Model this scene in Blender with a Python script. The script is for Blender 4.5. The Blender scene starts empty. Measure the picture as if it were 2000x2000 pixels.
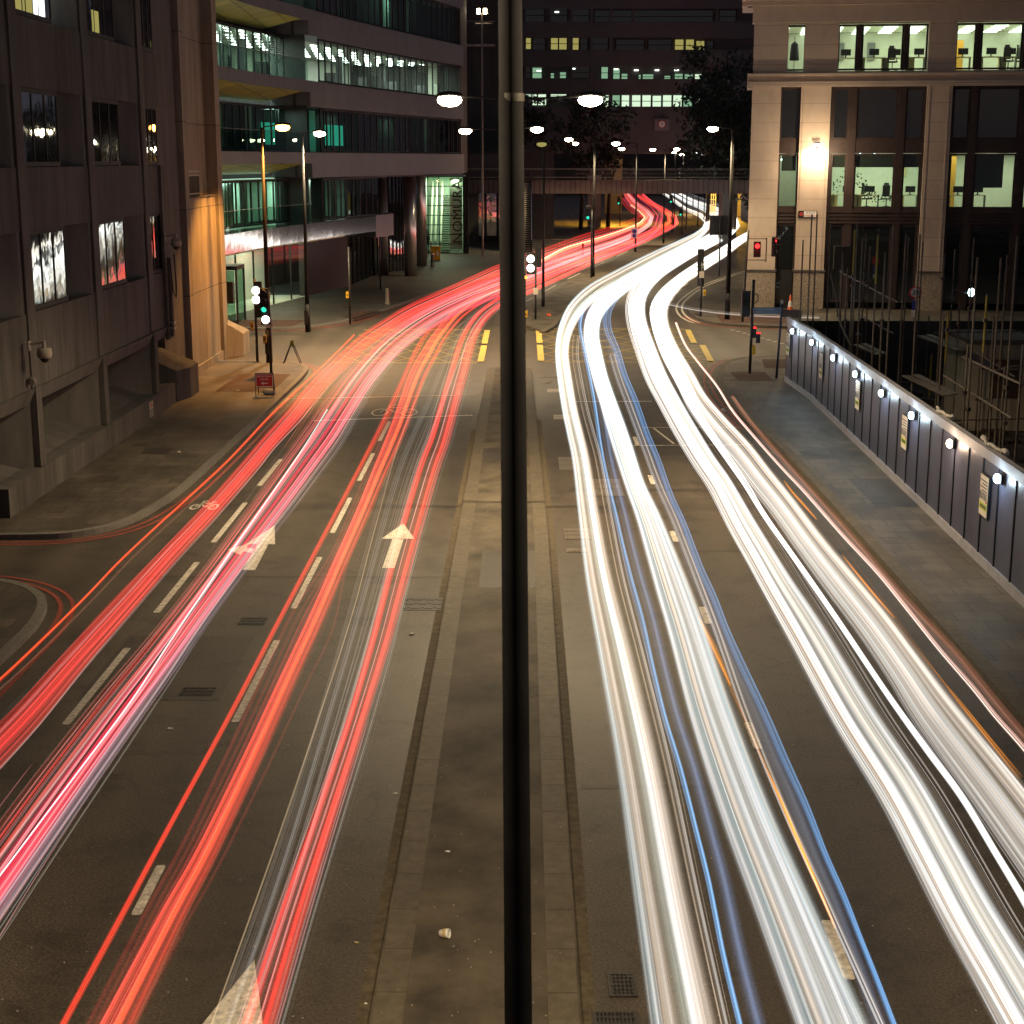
import bpy, math, random
from mathutils import Vector, Matrix
R = math.radians
random.seed(7)
sc = bpy.context.scene
COL = sc.collection

# ------------------------------------------------------------------ camera
F, H = 3072.0, 8.5
TH = math.atan2(689, F)
PSI = math.atan(24 * math.cos(TH) / F)
cd = bpy.data.cameras.new('camera')
cam = bpy.data.objects.new('camera', cd)
COL.objects.link(cam)
cam.location = (0, 0, H)
cam.rotation_euler = (math.pi / 2 - TH, 0, PSI)
cd.sensor_width = 36
cd.lens = F / 2000 * 36
cd.clip_start = 0.1
cd.clip_end = 2000
cd.dof.use_dof = True
cd.dof.focus_distance = 60
cd.dof.aperture_fstop = 8.0
sc.camera = cam
sc.view_settings.view_transform = 'Standard'
sc.view_settings.look = 'None'
sc.view_settings.exposure = 0
sc.view_settings.gamma = 1
sc.cycles.use_denoising = True
sc.cycles.max_bounces = 7
sc.cycles.diffuse_bounces = 3
sc.cycles.glossy_bounces = 3
sc.cycles.transmission_bounces = 4
sc.cycles.transparent_max_bounces = 64
sc.cycles.sample_clamp_indirect = 4
sc.cycles.caustics_reflective = False
sc.cycles.caustics_refractive = False
# ------------------------------------------------------------------ night sky
w = bpy.data.worlds.new('World')
sc.world = w
w.use_nodes = True
wn, wl = w.node_tree.nodes, w.node_tree.links
bg = wn['Background']
sky = wn.new('ShaderNodeTexSky')
sky.sky_type = 'NISHITA'
sky.sun_disc = False
sky.sun_elevation = R(-4)
sky.sun_rotation = R(200)
glow = wn.new('ShaderNodeMixRGB')          # the faint brown glow a city gives a night sky
glow.blend_type = 'ADD'
glow.inputs[0].default_value = 1
glow.inputs[2].default_value = (0.34, 0.33, 0.42, 1)
wl.new(sky.outputs[0], glow.inputs[1])
wl.new(glow.outputs[0], bg.inputs[0])
bg.inputs[1].default_value = 0.16

def ray(x, y):
    a, b = (x - 1000) / F, -(y - 1000) / F
    s, c, S, C = math.sin(PSI), math.cos(PSI), math.sin(TH), math.cos(TH)
    return Vector((-s * C + a * c + b * -s * S, c * C + a * s + b * c * S, -S + b * C))
def W(x, y, z=0.0):                          # picture point on the level z
    d = ray(x, y); t = (z - H) / d.z
    return Vector((d.x * t, d.y * t, z))
def AY(x, y, Y):                             # picture point at distance Y
    d = ray(x, y); t = Y / d.y
    return Vector((d.x * t, Y, H + d.z * t))
def AX(x, y, X):
    d = ray(x, y); t = X / d.x
    return Vector((X, d.y * t, H + d.z * t))

# ------------------------------------------------------------------ mesh builder
class MB:
    def __init__(s, M=None):
        s.v, s.f, s.c, s.M, s.pc = [], [], [], M, []
    def add(s, vs, fs, col=None):
        n = len(s.v); s.pc.append((n, len(s.f)))
        for p in vs:
            p = Vector(p)
            s.v.append(s.M @ p if s.M else p)
        s.f += [tuple(i + n for i in f) for f in fs]
        if col is not None:
            s.c += [col] * len(vs)
        return s
    def box(s, x0, x1, y0, y1, z0, z1):
        return s.add([(x0,y0,z0),(x1,y0,z0),(x1,y1,z0),(x0,y1,z0),(x0,y0,z1),(x1,y0,z1),(x1,y1,z1),(x0,y1,z1)],
                     [(0,3,2,1),(4,5,6,7),(0,1,5,4),(1,2,6,5),(2,3,7,6),(3,0,4,7)])
    def cbox(s, c, sx, sy, sz, rz=0, rx=0):
        m = Matrix.Translation(c) @ Matrix.Rotation(rz, 4, 'Z') @ Matrix.Rotation(rx, 4, 'X')
        vs = [m @ Vector((a*sx/2, b*sy/2, d*sz/2)) for d in (-1,1) for a,b in ((-1,-1),(1,-1),(1,1),(-1,1))]
        return s.add(vs, [(0,3,2,1),(4,5,6,7),(0,1,5,4),(1,2,6,5),(2,3,7,6),(3,0,4,7)])
    def quad(s, a, b, c, d):
        return s.add([a, b, c, d], [(0,1,2,3)])
    def poly(s, pts, z0, z1):
        n = len(pts)
        ar = sum(pts[i][0]*pts[(i+1)%n][1]-pts[(i+1)%n][0]*pts[i][1] for i in range(n))
        if ar < 0: pts = pts[::-1]
        return s.add([(p[0],p[1],z0) for p in pts]+[(p[0],p[1],z1) for p in pts],
                     [tuple(range(n))[::-1], tuple(range(n,2*n))]+[(i,(i+1)%n,n+(i+1)%n,n+i) for i in range(n)])
    def slab(s, pts, zs):
        n = len(pts)
        ar = sum(pts[i][0]*pts[(i+1)%n][1]-pts[(i+1)%n][0]*pts[i][1] for i in range(n))
        if ar < 0: pts = pts[::-1]; zs = zs[::-1]
        c = (sum(p[0] for p in pts)/n, sum(p[1] for p in pts)/n, sum(zs)/n)
        return s.add([(p[0],p[1],0) for p in pts]+[(p[0],p[1],z) for p,z in zip(pts,zs)]+[c],
                     [tuple(range(n))[::-1]]+[(i,(i+1)%n,n+(i+1)%n,n+i) for i in range(n)]+[(n+i,n+(i+1)%n,2*n) for i in range(n)])
    def sheet(s, pts, z):
        n = len(pts)
        ar = sum(pts[i][0]*pts[(i+1)%n][1]-pts[(i+1)%n][0]*pts[i][1] for i in range(n))
        if ar < 0: pts = pts[::-1]
        return s.add([(p[0],p[1],z) for p in pts], [tuple(range(n))])
    def tube(s, a, b, r0, r1=None, n=10, caps=True):
        r1 = r0 if r1 is None else r1
        a, b = Vector(a), Vector(b)
        d = (b-a).normalized()
        u = d.orthogonal().normalized(); w_ = d.cross(u)
        vs = []
        for p, r in ((a,r0),(b,r1)):
            for i in range(n):
                t = 2*math.pi*i/n
                vs.append(p+u*math.cos(t)*r+w_*math.sin(t)*r)
        fs = [(i,(i+1)%n,n+(i+1)%n,n+i) for i in range(n)]
        if caps: fs += [tuple(range(n))[::-1], tuple(range(n,2*n))]
        return s.add(vs, fs)
    def path(s, pts, r, n=8):
        for a, b in zip(pts, pts[1:]): s.tube(a, b, r, r, n)
        return s
    def ball(s, c, rx, ry=None, rz=None, seg=10, rings=7, jit=0):
        ry = rx if ry is None else ry; rz = rx if rz is None else rz
        vs = []
        for j in range(rings+1):
            ph = math.pi*j/rings
            for i in range(seg):
                t = 2*math.pi*i/seg
                k = 1+random.uniform(-jit, jit)
                vs.append((c[0]+rx*k*math.sin(ph)*math.cos(t), c[1]+ry*k*math.sin(ph)*math.sin(t), c[2]+rz*k*math.cos(ph)))
        fs = []
        for j in range(rings):
            for i in range(seg):
                fs.append((j*seg+i,(j+1)*seg+i,(j+1)*seg+(i+1)%seg,j*seg+(i+1)%seg))
        return s.add(vs, fs)
    def lathe(s, c, prof, n=16):
        vs = []
        for r, z in prof:
            for i in range(n):
                t = 2*math.pi*i/n
                vs.append((c[0]+r*math.cos(t), c[1]+r*math.sin(t), c[2]+z))
        fs = [(j*n+i, j*n+(i+1)%n, (j+1)*n+(i+1)%n, (j+1)*n+i) for j in range(len(prof)-1) for i in range(n)]
        return s.add(vs, fs)
    def disc(s, c, r, normal, n=16, t=0.004):
        nrm = Vector(normal).normalized()
        return s.tube(Vector(c)-nrm*t, Vector(c)+nrm*t, r, r, n)
    def split(s, name, m, parent=None):
        out = []
        ends = s.pc[1:]+[(len(s.v), len(s.f))]
        for (v0,f0),(v1,f1) in zip(s.pc, ends):
            q = MB(); q.v = s.v[v0:v1]; q.f = [tuple(i-v0 for i in f) for f in s.f[f0:f1]]
            out.append(q.build(name, m, parent))
        return out
    def build(s, name, m, parent=None, smooth=False, bevel=0):
        off = parent.matrix_world.translation.copy() if parent else Vector((0,0,0))
        p = parent
        off = Vector((0,0,0))
        while p is not None:
            off += p.location; p = p.parent
        me = bpy.data.meshes.new(name)
        me.from_pydata([tuple(v-off) for v in s.v], [], s.f)
        me.update()
        if smooth:
            for pl in me.polygons: pl.use_smooth = True
        if s.c:
            at = me.color_attributes.new('glow', 'FLOAT_COLOR', 'POINT')
            flat = []
            for c in s.c: flat += [c[0], c[1], c[2], 1.0]
            at.data.foreach_set('color', flat)
        me.materials.append(m)
        o = bpy.data.objects.new(name, me)
        COL.objects.link(o)
        if parent: o.parent = parent
        if bevel:
            b = o.modifiers.new('bevel', 'BEVEL'); b.width = bevel; b.segments = 1; b.limit_method = 'ANGLE'
        return o

def tag(o, label, cat, group=None):
    o['label'] = label; o['category'] = cat
    if group: o['group'] = group
    return o
def thing(name, label, cat, loc=(0,0,0), group=None):
    o = bpy.data.objects.new(name, None); COL.objects.link(o)
    o.location = loc; o.empty_display_size = 0.3
    return tag(o, label, cat, group)
def struct(o):
    o['kind'] = 'structure'; return o
def dup(root, loc, rz, label, group=None):
    def cp(o, par):
        c = o.copy(); COL.objects.link(c)
        if par: c.parent = par
        for ch in o.children: cp(ch, c)
        return c
    r = cp(root, None)
    r.location = loc; r.rotation_euler = (0, 0, rz); r['label'] = label
    if group: r['group'] = group
    return r

# ------------------------------------------------------------------ materials
def newmat(name):
    m = bpy.data.materials.new(name); m.use_nodes = True
    return m, m.node_tree.nodes, m.node_tree.links, m.node_tree.nodes['Principled BSDF']
def mat(name, col, rough=0.7, metal=0, var=0.25, scale=3.0, bump=0.0, bscale=40.0, stretch=(1,1,1), spec=0.4, col2=None, detail=6):
    m, n, l, b = newmat(name)
    b.inputs['Roughness'].default_value = rough
    b.inputs['Metallic'].default_value = metal
    b.inputs['Specular IOR Level'].default_value = spec
    g = n.new('ShaderNodeNewGeometry')
    mp = n.new('ShaderNodeMapping'); mp.inputs['Scale'].default_value = stretch
    l.new(g.outputs['Position'], mp.inputs[0])
    t = n.new('ShaderNodeTexNoise'); t.inputs['Scale'].default_value = scale; t.inputs['Detail'].default_value = detail
    t.inputs['Roughness'].default_value = 0.65
    l.new(mp.outputs[0], t.inputs[0])
    r = n.new('ShaderNodeValToRGB')
    c2 = col2 or tuple(c*(1-var) for c in col)
    c3 = tuple(min(1, c*(1+var*0.6)) for c in col)
    r.color_ramp.elements[0].position = 0.3; r.color_ramp.elements[0].color = (*c2, 1)
    r.color_ramp.elements[1].position = 0.7; r.color_ramp.elements[1].color = (*c3, 1)
    l.new(t.outputs[0], r.inputs[0]); l.new(r.outputs[0], b.inputs['Base Color'])
    if bump:
        t2 = n.new('ShaderNodeTexNoise'); t2.inputs['Scale'].default_value = bscale; t2.inputs['Detail'].default_value = 4
        l.new(mp.outputs[0], t2.inputs[0])
        bp = n.new('ShaderNodeBump'); bp.inputs['Strength'].default_value = bump; bp.inputs['Distance'].default_value = 0.02
        l.new(t2.outputs[0], bp.inputs['Height']); l.new(bp.outputs[0], b.inputs['Normal'])
    return m
def brick(name, c1, c2, mortar, bw, bh, axes=('X','Y'), ms=0.01, rough=0.8, var=0.35, vscale=0.8, offset=0.5, stretch=(1,1,1), rot=0, bump=0.3, spec=0.35, origin=(0,0)):
    m, n, l, b = newmat(name)
    b.inputs['Roughness'].default_value = rough
    b.inputs['Specular IOR Level'].default_value = spec
    g = n.new('ShaderNodeNewGeometry')
    sp = n.new('ShaderNodeSeparateXYZ'); l.new(g.outputs['Position'], sp.inputs[0])
    cb = n.new('ShaderNodeCombineXYZ')
    l.new(sp.outputs[axes[0]], cb.inputs[0]); l.new(sp.outputs[axes[1]], cb.inputs[1])
    mp = n.new('ShaderNodeMapping'); mp.inputs['Rotation'].default_value = (0,0,rot)
    mp.inputs['Location'].default_value = (-origin[0], -origin[1], 0)
    l.new(cb.outputs[0], mp.inputs[0])
    t = n.new('ShaderNodeTexBrick'); t.offset = offset
    t.inputs['Scale'].default_value = 1; t.inputs['Brick Width'].default_value = bw; t.inputs['Row Height'].default_value = bh
    t.inputs['Mortar Size'].default_value = ms; t.inputs['Mortar Smooth'].default_value = 0.3
    t.inputs['Color1'].default_value = (*c1,1); t.inputs['Color2'].default_value = (*c2,1); t.inputs['Mortar'].default_value = (*mortar,1)
    l.new(mp.outputs[0], t.inputs[0])
    m2 = n.new('ShaderNodeMapping'); m2.inputs['Scale'].default_value = stretch; l.new(g.outputs['Position'], m2.inputs[0])
    ns = n.new('ShaderNodeTexNoise'); ns.inputs['Scale'].default_value = vscale; ns.inputs['Detail'].default_value = 8; ns.inputs['Roughness'].default_value = 0.7
    l.new(m2.outputs[0], ns.inputs[0])
    rp = n.new('ShaderNodeValToRGB')
    rp.color_ramp.elements[0].position = 0.3; rp.color_ramp.elements[0].color = (1-var,)*3+(1,)
    rp.color_ramp.elements[1].position = 0.72; rp.color_ramp.elements[1].color = (1+var*0.5,)*3+(1,)
    l.new(ns.outputs[0], rp.inputs[0])
    mx = n.new('ShaderNodeMixRGB'); mx.blend_type = 'MULTIPLY'; mx.inputs[0].default_value = 1
    l.new(t.outputs[0], mx.inputs[1]); l.new(rp.outputs[0], mx.inputs[2])
    l.new(mx.outputs[0], b.inputs['Base Color'])
    if bump:
        inv = n.new('ShaderNodeMath'); inv.operation = 'SUBTRACT'; inv.inputs[0].default_value = 1
        l.new(t.outputs['Fac'], inv.inputs[1])
        bp = n.new('ShaderNodeBump'); bp.inputs['Strength'].default_value = bump; bp.inputs['Distance'].default_value = 0.02
        l.new(inv.outputs[0], bp.inputs['Height']); l.new(bp.outputs[0], b.inputs['Normal'])
    return m
def emit(name, col, s):
    m = bpy.data.materials.new(name); m.use_nodes = True
    n, l = m.node_tree.nodes, m.node_tree.links
    n.clear()
    o = n.new('ShaderNodeOutputMaterial'); e = n.new('ShaderNodeEmission')
    e.inputs[0].default_value = (*col, 1); e.inputs[1].default_value = s
    l.new(e.outputs[0], o.inputs[0])
    return m
def glass(name, tint, gloss=0.12, wob=0.0, wscale=2.0, rough=0.01, back=None):
    """a thin pane: what is behind it seen through a tint, what is before it mirrored"""
    m = bpy.data.materials.new(name); m.use_nodes = True
    n, l = m.node_tree.nodes, m.node_tree.links
    n.clear()
    o = n.new('ShaderNodeOutputMaterial'); mx = n.new('ShaderNodeMixShader')
    if back is None:
        t = n.new('ShaderNodeBsdfTransparent'); t.inputs[0].default_value = (*tint, 1)
    else:
        t = n.new('ShaderNodeBsdfDiffuse'); t.inputs[0].default_value = (*back, 1)
    g = n.new('ShaderNodeBsdfGlossy'); g.inputs['Roughness'].default_value = rough
    g.inputs[0].default_value = (0.95, 1.0, 0.98, 1)
    mx.inputs[0].default_value = gloss
    l.new(t.outputs[0], mx.inputs[1]); l.new(g.outputs[0], mx.inputs[2]); l.new(mx.outputs[0], o.inputs[0])
    if wob:
        ge = n.new('ShaderNodeNewGeometry')
        ns = n.new('ShaderNodeTexNoise'); ns.inputs['Scale'].default_value = wscale; ns.inputs['Detail'].default_value = 2
        l.new(ge.outputs['Position'], ns.inputs[0])
        bp = n.new('ShaderNodeBump'); bp.inputs['Strength'].default_value = wob; bp.inputs['Distance'].default_value = 0.02
        l.new(ns.outputs[0], bp.inputs['Height']); l.new(bp.outputs[0], g.inputs['Normal'])
    return m

def asphalt_mat(name, base, wet=0.0):
    m, n, l, b = newmat(name)
    g = n.new('ShaderNodeNewGeometry')
    big = n.new('ShaderNodeTexNoise'); big.inputs['Scale'].default_value = 0.35; big.inputs['Detail'].default_value = 7
    mp = n.new('ShaderNodeMapping'); mp.inputs['Scale'].default_value = (1, 0.22, 1)
    l.new(g.outputs[0], mp.inputs[0]); l.new(mp.outputs[0], big.inputs[0])
    sm = n.new('ShaderNodeTexNoise'); sm.inputs['Scale'].default_value = 30; sm.inputs['Detail'].default_value = 5; sm.inputs['Roughness'].default_value = 0.8
    l.new(g.outputs[0], sm.inputs[0])
    r1 = n.new('ShaderNodeValToRGB')
    r1.color_ramp.elements[0].position = 0.3; r1.color_ramp.elements[0].color = tuple(c*0.72 for c in base)+(1,)
    r1.color_ramp.elements[1].position = 0.72; r1.color_ramp.elements[1].color = tuple(c*1.3 for c in base)+(1,)
    l.new(big.outputs[0], r1.inputs[0])
    r2 = n.new('ShaderNodeValToRGB')
    r2.color_ramp.elements[0].position = 0.35; r2.color_ramp.elements[0].color = (0.35,0.35,0.35,1)
    r2.color_ramp.elements[1].position = 0.72; r2.color_ramp.elements[1].color = (2.6,2.5,2.3,1)
    l.new(sm.outputs[0], r2.inputs[0])
    mx = n.new('ShaderNodeMixRGB'); mx.blend_type = 'MULTIPLY'; mx.inputs[0].default_value = 1
    l.new(r1.outputs[0], mx.inputs[1]); l.new(r2.outputs[0], mx.inputs[2]); l.new(mx.outputs[0], b.inputs['Base Color'])
    # polished wheel paths along the lanes, tar-filled cracks and a scatter of pale chips
    sp = n.new('ShaderNodeSeparateXYZ'); l.new(g.outputs[0], sp.inputs[0])
    wv = n.new('ShaderNodeMath'); wv.operation = 'MULTIPLY'; wv.inputs[1].default_value = 2*math.pi/1.46; l.new(sp.outputs[0], wv.inputs[0])
    ph = n.new('ShaderNodeMath'); ph.operation = 'ADD'; l.new(wv.outputs[0], ph.inputs[0]); l.new(big.outputs[0], ph.inputs[1])
    sn = n.new('ShaderNodeMath'); sn.operation = 'SINE'; l.new(ph.outputs[0], sn.inputs[0])
    wr = n.new('ShaderNodeMapRange'); wr.inputs[1].default_value = -1; wr.inputs[2].default_value = 1; wr.inputs[3].default_value = 0.80; wr.inputs[4].default_value = 1.12; l.new(sn.outputs[0], wr.inputs[0])
    vo = n.new('ShaderNodeTexVoronoi'); vo.feature = 'DISTANCE_TO_EDGE'; vo.inputs['Scale'].default_value = 0.17
    wp = n.new('ShaderNodeTexNoise'); wp.inputs['Scale'].default_value = 1.1; wp.inputs['Detail'].default_value = 5; l.new(g.outputs[0], wp.inputs[0])
    va = n.new('ShaderNodeVectorMath'); va.operation = 'MULTIPLY_ADD'; va.inputs[1].default_value = (1.6,1.6,0); l.new(wp.outputs['Color'], va.inputs[0]); l.new(g.outputs[0], va.inputs[2]); l.new(va.outputs[0], vo.inputs[0])
    cr = n.new('ShaderNodeMapRange'); cr.inputs[1].default_value = 0.0; cr.inputs[2].default_value = 0.006; cr.inputs[3].default_value = 0.72; cr.inputs[4].default_value = 1.0; l.new(vo.outputs[0], cr.inputs[0])
    st = n.new('ShaderNodeTexNoise'); st.inputs['Scale'].default_value = 0.9; st.inputs['Detail'].default_value = 6; st.inputs['Roughness'].default_value = 0.75; l.new(g.outputs[0], st.inputs[0])
    sr = n.new('ShaderNodeMapRange'); sr.inputs[1].default_value = 0.36; sr.inputs[2].default_value = 0.5; sr.inputs[3].default_value = 0.62; sr.inputs[4].default_value = 1.0; l.new(st.outputs[0], sr.inputs[0])
    m1 = n.new('ShaderNodeMath'); m1.operation = 'MULTIPLY'; l.new(wr.outputs[0], m1.inputs[0]); l.new(cr.outputs[0], m1.inputs[1])
    m2 = n.new('ShaderNodeMath'); m2.operation = 'MULTIPLY'; l.new(m1.outputs[0], m2.inputs[0]); l.new(sr.outputs[0], m2.inputs[1])
    cv = n.new('ShaderNodeVectorMath'); cv.operation = 'SCALE'; l.new(mx.outputs[0], cv.inputs[0]); l.new(m2.outputs[0], cv.inputs['Scale'])
    l.new(cv.outputs[0], b.inputs['Base Color'])
    rr = n.new('ShaderNodeMapRange'); rr.inputs[3].default_value = 0.42-wet*0.2; rr.inputs[4].default_value = 0.75-wet*0.3
    l.new(big.outputs[0], rr.inputs[0]); l.new(rr.outputs[0], b.inputs['Roughness'])
    b.inputs['Specular IOR Level'].default_value = 0.45
    bp = n.new('ShaderNodeBump'); bp.inputs['Strength'].default_value = 0.45; bp.inputs['Distance'].default_value = 0.012
    l.new(sm.outputs[0], bp.inputs['Height']); l.new(bp.outputs[0], b.inputs['Normal'])
    return m

M = {}
M['asphalt'] = asphalt_mat('asphalt', (0.062, 0.052, 0.041))
M['patch'] = asphalt_mat('asphalt_patch', (0.040, 0.034, 0.028))
M['paving'] = brick('paving_slabs', (0.122,0.104,0.080), (0.082,0.070,0.054), (0.040,0.034,0.027), 0.9, 0.6, ms=0.012, var=0.65, vscale=0.7, stretch=(1,0.45,1), bump=0.35, rough=0.6)
M['plaza'] = brick('plaza_slabs', (0.105,0.098,0.085), (0.078,0.073,0.064), (0.045,0.042,0.038), 0.6, 0.45, ms=0.006, var=0.4, vscale=0.5, bump=0.25, rough=0.55)
M['median'] = mat('median_concrete', (0.095,0.079,0.055), 0.8, var=0.7, scale=0.9, bump=0.25, bscale=60, stretch=(1,0.9,1))
M['kerb'] = brick('kerb_granite', (0.125,0.105,0.073), (0.103,0.087,0.062), (0.05,0.042,0.03), 3, 0.92, ms=0.008, var=0.35, vscale=6, offset=0, bump=0.5, rough=0.7)
M['kerbpale'] = mat('kerb_pale', (0.16,0.15,0.13), 0.7, var=0.3, scale=8, bump=0.3)
M['tactile'] = brick('tactile_paving', (0.17,0.075,0.05), (0.14,0.065,0.045), (0.06,0.035,0.025), 0.07, 0.07, ms=0.02, offset=0, bump=0.6, var=0.3)
M['white'] = mat('white_road_paint', (0.60,0.55,0.46), 0.65, var=0.55, scale=11, bump=0.25)
M['yellow'] = mat('yellow_road_paint', (0.62,0.46,0.11), 0.6, var=0.4, scale=10, bump=0.25)
M['wornwhite'] = mat('worn_white_paint', (0.30,0.27,0.22), 0.7, var=0.6, scale=9)
M['wornyellow'] = mat('worn_yellow_paint', (0.48,0.36,0.10), 0.7, var=0.5, scale=9)
M['redpaint'] = mat('red_road_paint', (0.30,0.07,0.045), 0.6, var=0.35, scale=10)
M['board'] = brick('board_marked_concrete', (0.092,0.086,0.078), (0.078,0.074,0.068), (0.05,0.043,0.037), 0.42, 30, axes=('Y','Z'), ms=0.014, var=0.6, vscale=1.6, offset=0, stretch=(1,1,0.14), bump=0.5, rough=0.85)
M['concrete'] = mat('smooth_concrete', (0.088,0.083,0.077), 0.85, var=0.35, scale=1.8, stretch=(1,1,0.25), bump=0.2)
M['towerc'] = brick('tower_concrete', (0.26,0.225,0.175), (0.225,0.195,0.155), (0.09,0.08,0.06), 7, 3.3, axes=('Y','Z'), ms=0.02, var=0.45, vscale=1.5, offset=0, stretch=(1,1,0.16), bump=0.4, rough=0.85)
M['stone'] = brick('portland_stone', (0.50,0.405,0.325), (0.47,0.38,0.305), (0.25,0.2,0.16), 60, 1.05, axes=('X','Z'), ms=0.012, var=0.16, vscale=1.2, offset=0, bump=0.35, rough=0.8, stretch=(1,1,0.5))
M['granite'] = mat('speckled_granite', (0.33,0.27,0.21), 0.6, var=0.55, scale=14, detail=2)
M['bronze'] = mat('dark_bronze_frame', (0.055,0.038,0.034), 0.45, metal=0.3, var=0.2)
M['blackmetal'] = mat('black_painted_metal', (0.022,0.021,0.021), 0.42, metal=0.0, var=0.25, spec=0.5)
M['polemetal'] = mat('dark_grey_painted_steel', (0.017,0.016,0.015), 0.6, var=0.3, scale=6, spec=0.2)
M['plastic'] = mat('black_plastic', (0.018,0.018,0.018), 0.5)
M['frame'] = mat('charcoal_window_frame', (0.02,0.022,0.022), 0.7, var=0.1)
M['fascia'] = brick('grey_cladding', (0.150,0.150,0.158), (0.135,0.135,0.142), (0.05,0.05,0.05), 2.2, 40, axes=('Y','Z'), ms=0.02, var=0.12, vscale=0.8, offset=0, bump=0.2, rough=0.45)
def shiny(name, col, rough, wob, ws):
    m, n, l, b = newmat(name)
    b.inputs['Base Color'].default_value = (*col,1); b.inputs['Metallic'].default_value = 0.9; b.inputs['Roughness'].default_value = rough
    g = n.new('ShaderNodeNewGeometry'); mp = n.new('ShaderNodeMapping'); mp.inputs['Scale'].default_value = (1, 1, 0.6)
    l.new(g.outputs[0], mp.inputs[0])
    t = n.new('ShaderNodeTexNoise'); t.inputs['Scale'].default_value = ws; t.inputs['Detail'].default_value = 3
    l.new(mp.outputs[0], t.inputs[0])
    bp = n.new('ShaderNodeBump'); bp.inputs['Strength'].default_value = wob; bp.inputs['Distance'].default_value = 0.03
    l.new(t.outputs[0], bp.inputs['Height']); l.new(bp.outputs[0], b.inputs['Normal'])
    return m
M['mirror'] = shiny('polished_steel_cladding', (0.55,0.53,0.52), 0.10, 0.3, 1.1)
M['steelcol'] = shiny('brushed_steel_column', (0.50,0.49,0.47), 0.30, 0.1, 4)
M['soffit'] = brick('gold_soffit', (0.50,0.50,0.12), (0.36,0.37,0.09), (0.06,0.06,0.03), 1.2, 1.6, ms=0.03, var=0.2, offset=0, bump=0.2, rough=0.35)
M['darkglass'] = glass('dark_window_glass', None, gloss=0.14, back=(0.012,0.014,0.016), wob=0.25, wscale=0.8)
M['mirrorglass'] = glass('mirroring_window_glass', None, gloss=0.55, back=(0.02,0.02,0.02), wob=0.30, wscale=1.2, rough=0.03)
M['clearglass'] = glass('clear_window_glass', (0.90,0.97,0.90), gloss=0.05)
M['greenglass'] = glass('green_tinted_glass', (0.50,0.66,0.58), gloss=0.10)
M['roomwhite'] = mat('office_wall_paint', (0.56,0.56,0.47), 0.8, var=0.08)
M['roomgreen'] = mat('office_wall_pale_green', (0.42,0.55,0.46), 0.8, var=0.1)
M['wood'] = mat('pale_office_wood', (0.50,0.40,0.20), 0.6, var=0.15)
M['orangewall'] = mat('orange_office_wall', (0.60,0.30,0.04), 0.7, var=0.1)
M['dark'] = mat('dark_cladding', (0.045,0.042,0.042), 0.7, var=0.2)
M['farwall'] = mat('far_brown_cladding', (0.11,0.10,0.105), 0.8, var=0.15, scale=0.4)
M['rail'] = mat('grey_galvanised_rail', (0.25,0.23,0.20), 0.4, metal=0.6, var=0.15)
M['girder'] = brick('ribbed_bridge_girder', (0.13,0.10,0.09), (0.115,0.09,0.08), (0.06,0.045,0.04), 0.5, 30, axes=('X','Z'), ms=0.05, var=0.25, offset=0, bump=0.6)
M['hoard'] = mat('navy_hoarding_panel', (0.052,0.056,0.090), 0.42, var=0.22, scale=1.4, stretch=(1,1,0.3), bump=0.08, bscale=30)
M['hoardpale'] = mat('pale_hoarding_board', (0.27,0.27,0.30), 0.6, var=0.2, scale=4)
M['hoardline'] = mat('black_cover_strip', (0.012,0.012,0.016), 0.5)
M['scaff'] = mat('galvanised_scaffold_tube', (0.10,0.085,0.07), 0.6, metal=0.2, var=0.4, scale=5)
M['scaffy'] = mat('yellow_scaffold_sleeve', (0.20,0.16,0.03), 0.7)
M['pit'] = mat('construction_earth', (0.045,0.035,0.028), 0.95, var=0.6, scale=0.7, bump=0.6, bscale=4)
M['redbrick'] = brick('red_brickwork', (0.24,0.09,0.05), (0.19,0.075,0.045), (0.16,0.13,0.11), 0.45, 0.15, axes=('Y','Z'), ms=0.02)
M['cabin'] = mat('cream_site_cabin', (0.30,0.27,0.22), 0.7, var=0.2)
M['signred'] = mat('red_sign_face', (0.50,0.02,0.02), 0.45, var=0.08)
M['signwhite'] = mat('white_sign_face', (0.78,0.76,0.72), 0.5, var=0.06)
M['signblue'] = mat('blue_sign_face', (0.04,0.05,0.35), 0.5)
M['signnavy'] = mat('navy_finger_sign', (0.015,0.03,0.07), 0.4)
M['yellowplastic'] = mat('yellow_plastic_box', (0.65,0.38,0.02), 0.45, var=0.15)
M['orangeplastic'] = mat('orange_cone_plastic', (0.75,0.12,0.03), 0.5)
M['poster'] = mat('poster_paper', (0.62,0.55,0.44), 0.6, var=0.1)
M['postgreen'] = mat('poster_lime_band', (0.50,0.55,0.08), 0.6, var=0.1)
M['ink'] = mat('printed_dark_ink', (0.03,0.03,0.05), 0.6)
M['inkred'] = mat('printed_red_ink', (0.45,0.04,0.04), 0.6)
M['plasticbag'] = mat('pale_sandbag', (0.42,0.40,0.36), 0.5, var=0.3, scale=9, bump=0.5, bscale=12)
M['iron'] = mat('cast_iron', (0.055,0.05,0.045), 0.45, metal=0.4, var=0.4, scale=20)
M['paleiron'] = mat('worn_steel_cover', (0.22,0.19,0.15), 0.4, metal=0.5, var=0.5, scale=25)
M['bark'] = mat('tree_bark', (0.06,0.045,0.03), 0.9, var=0.4, scale=6)
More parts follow.
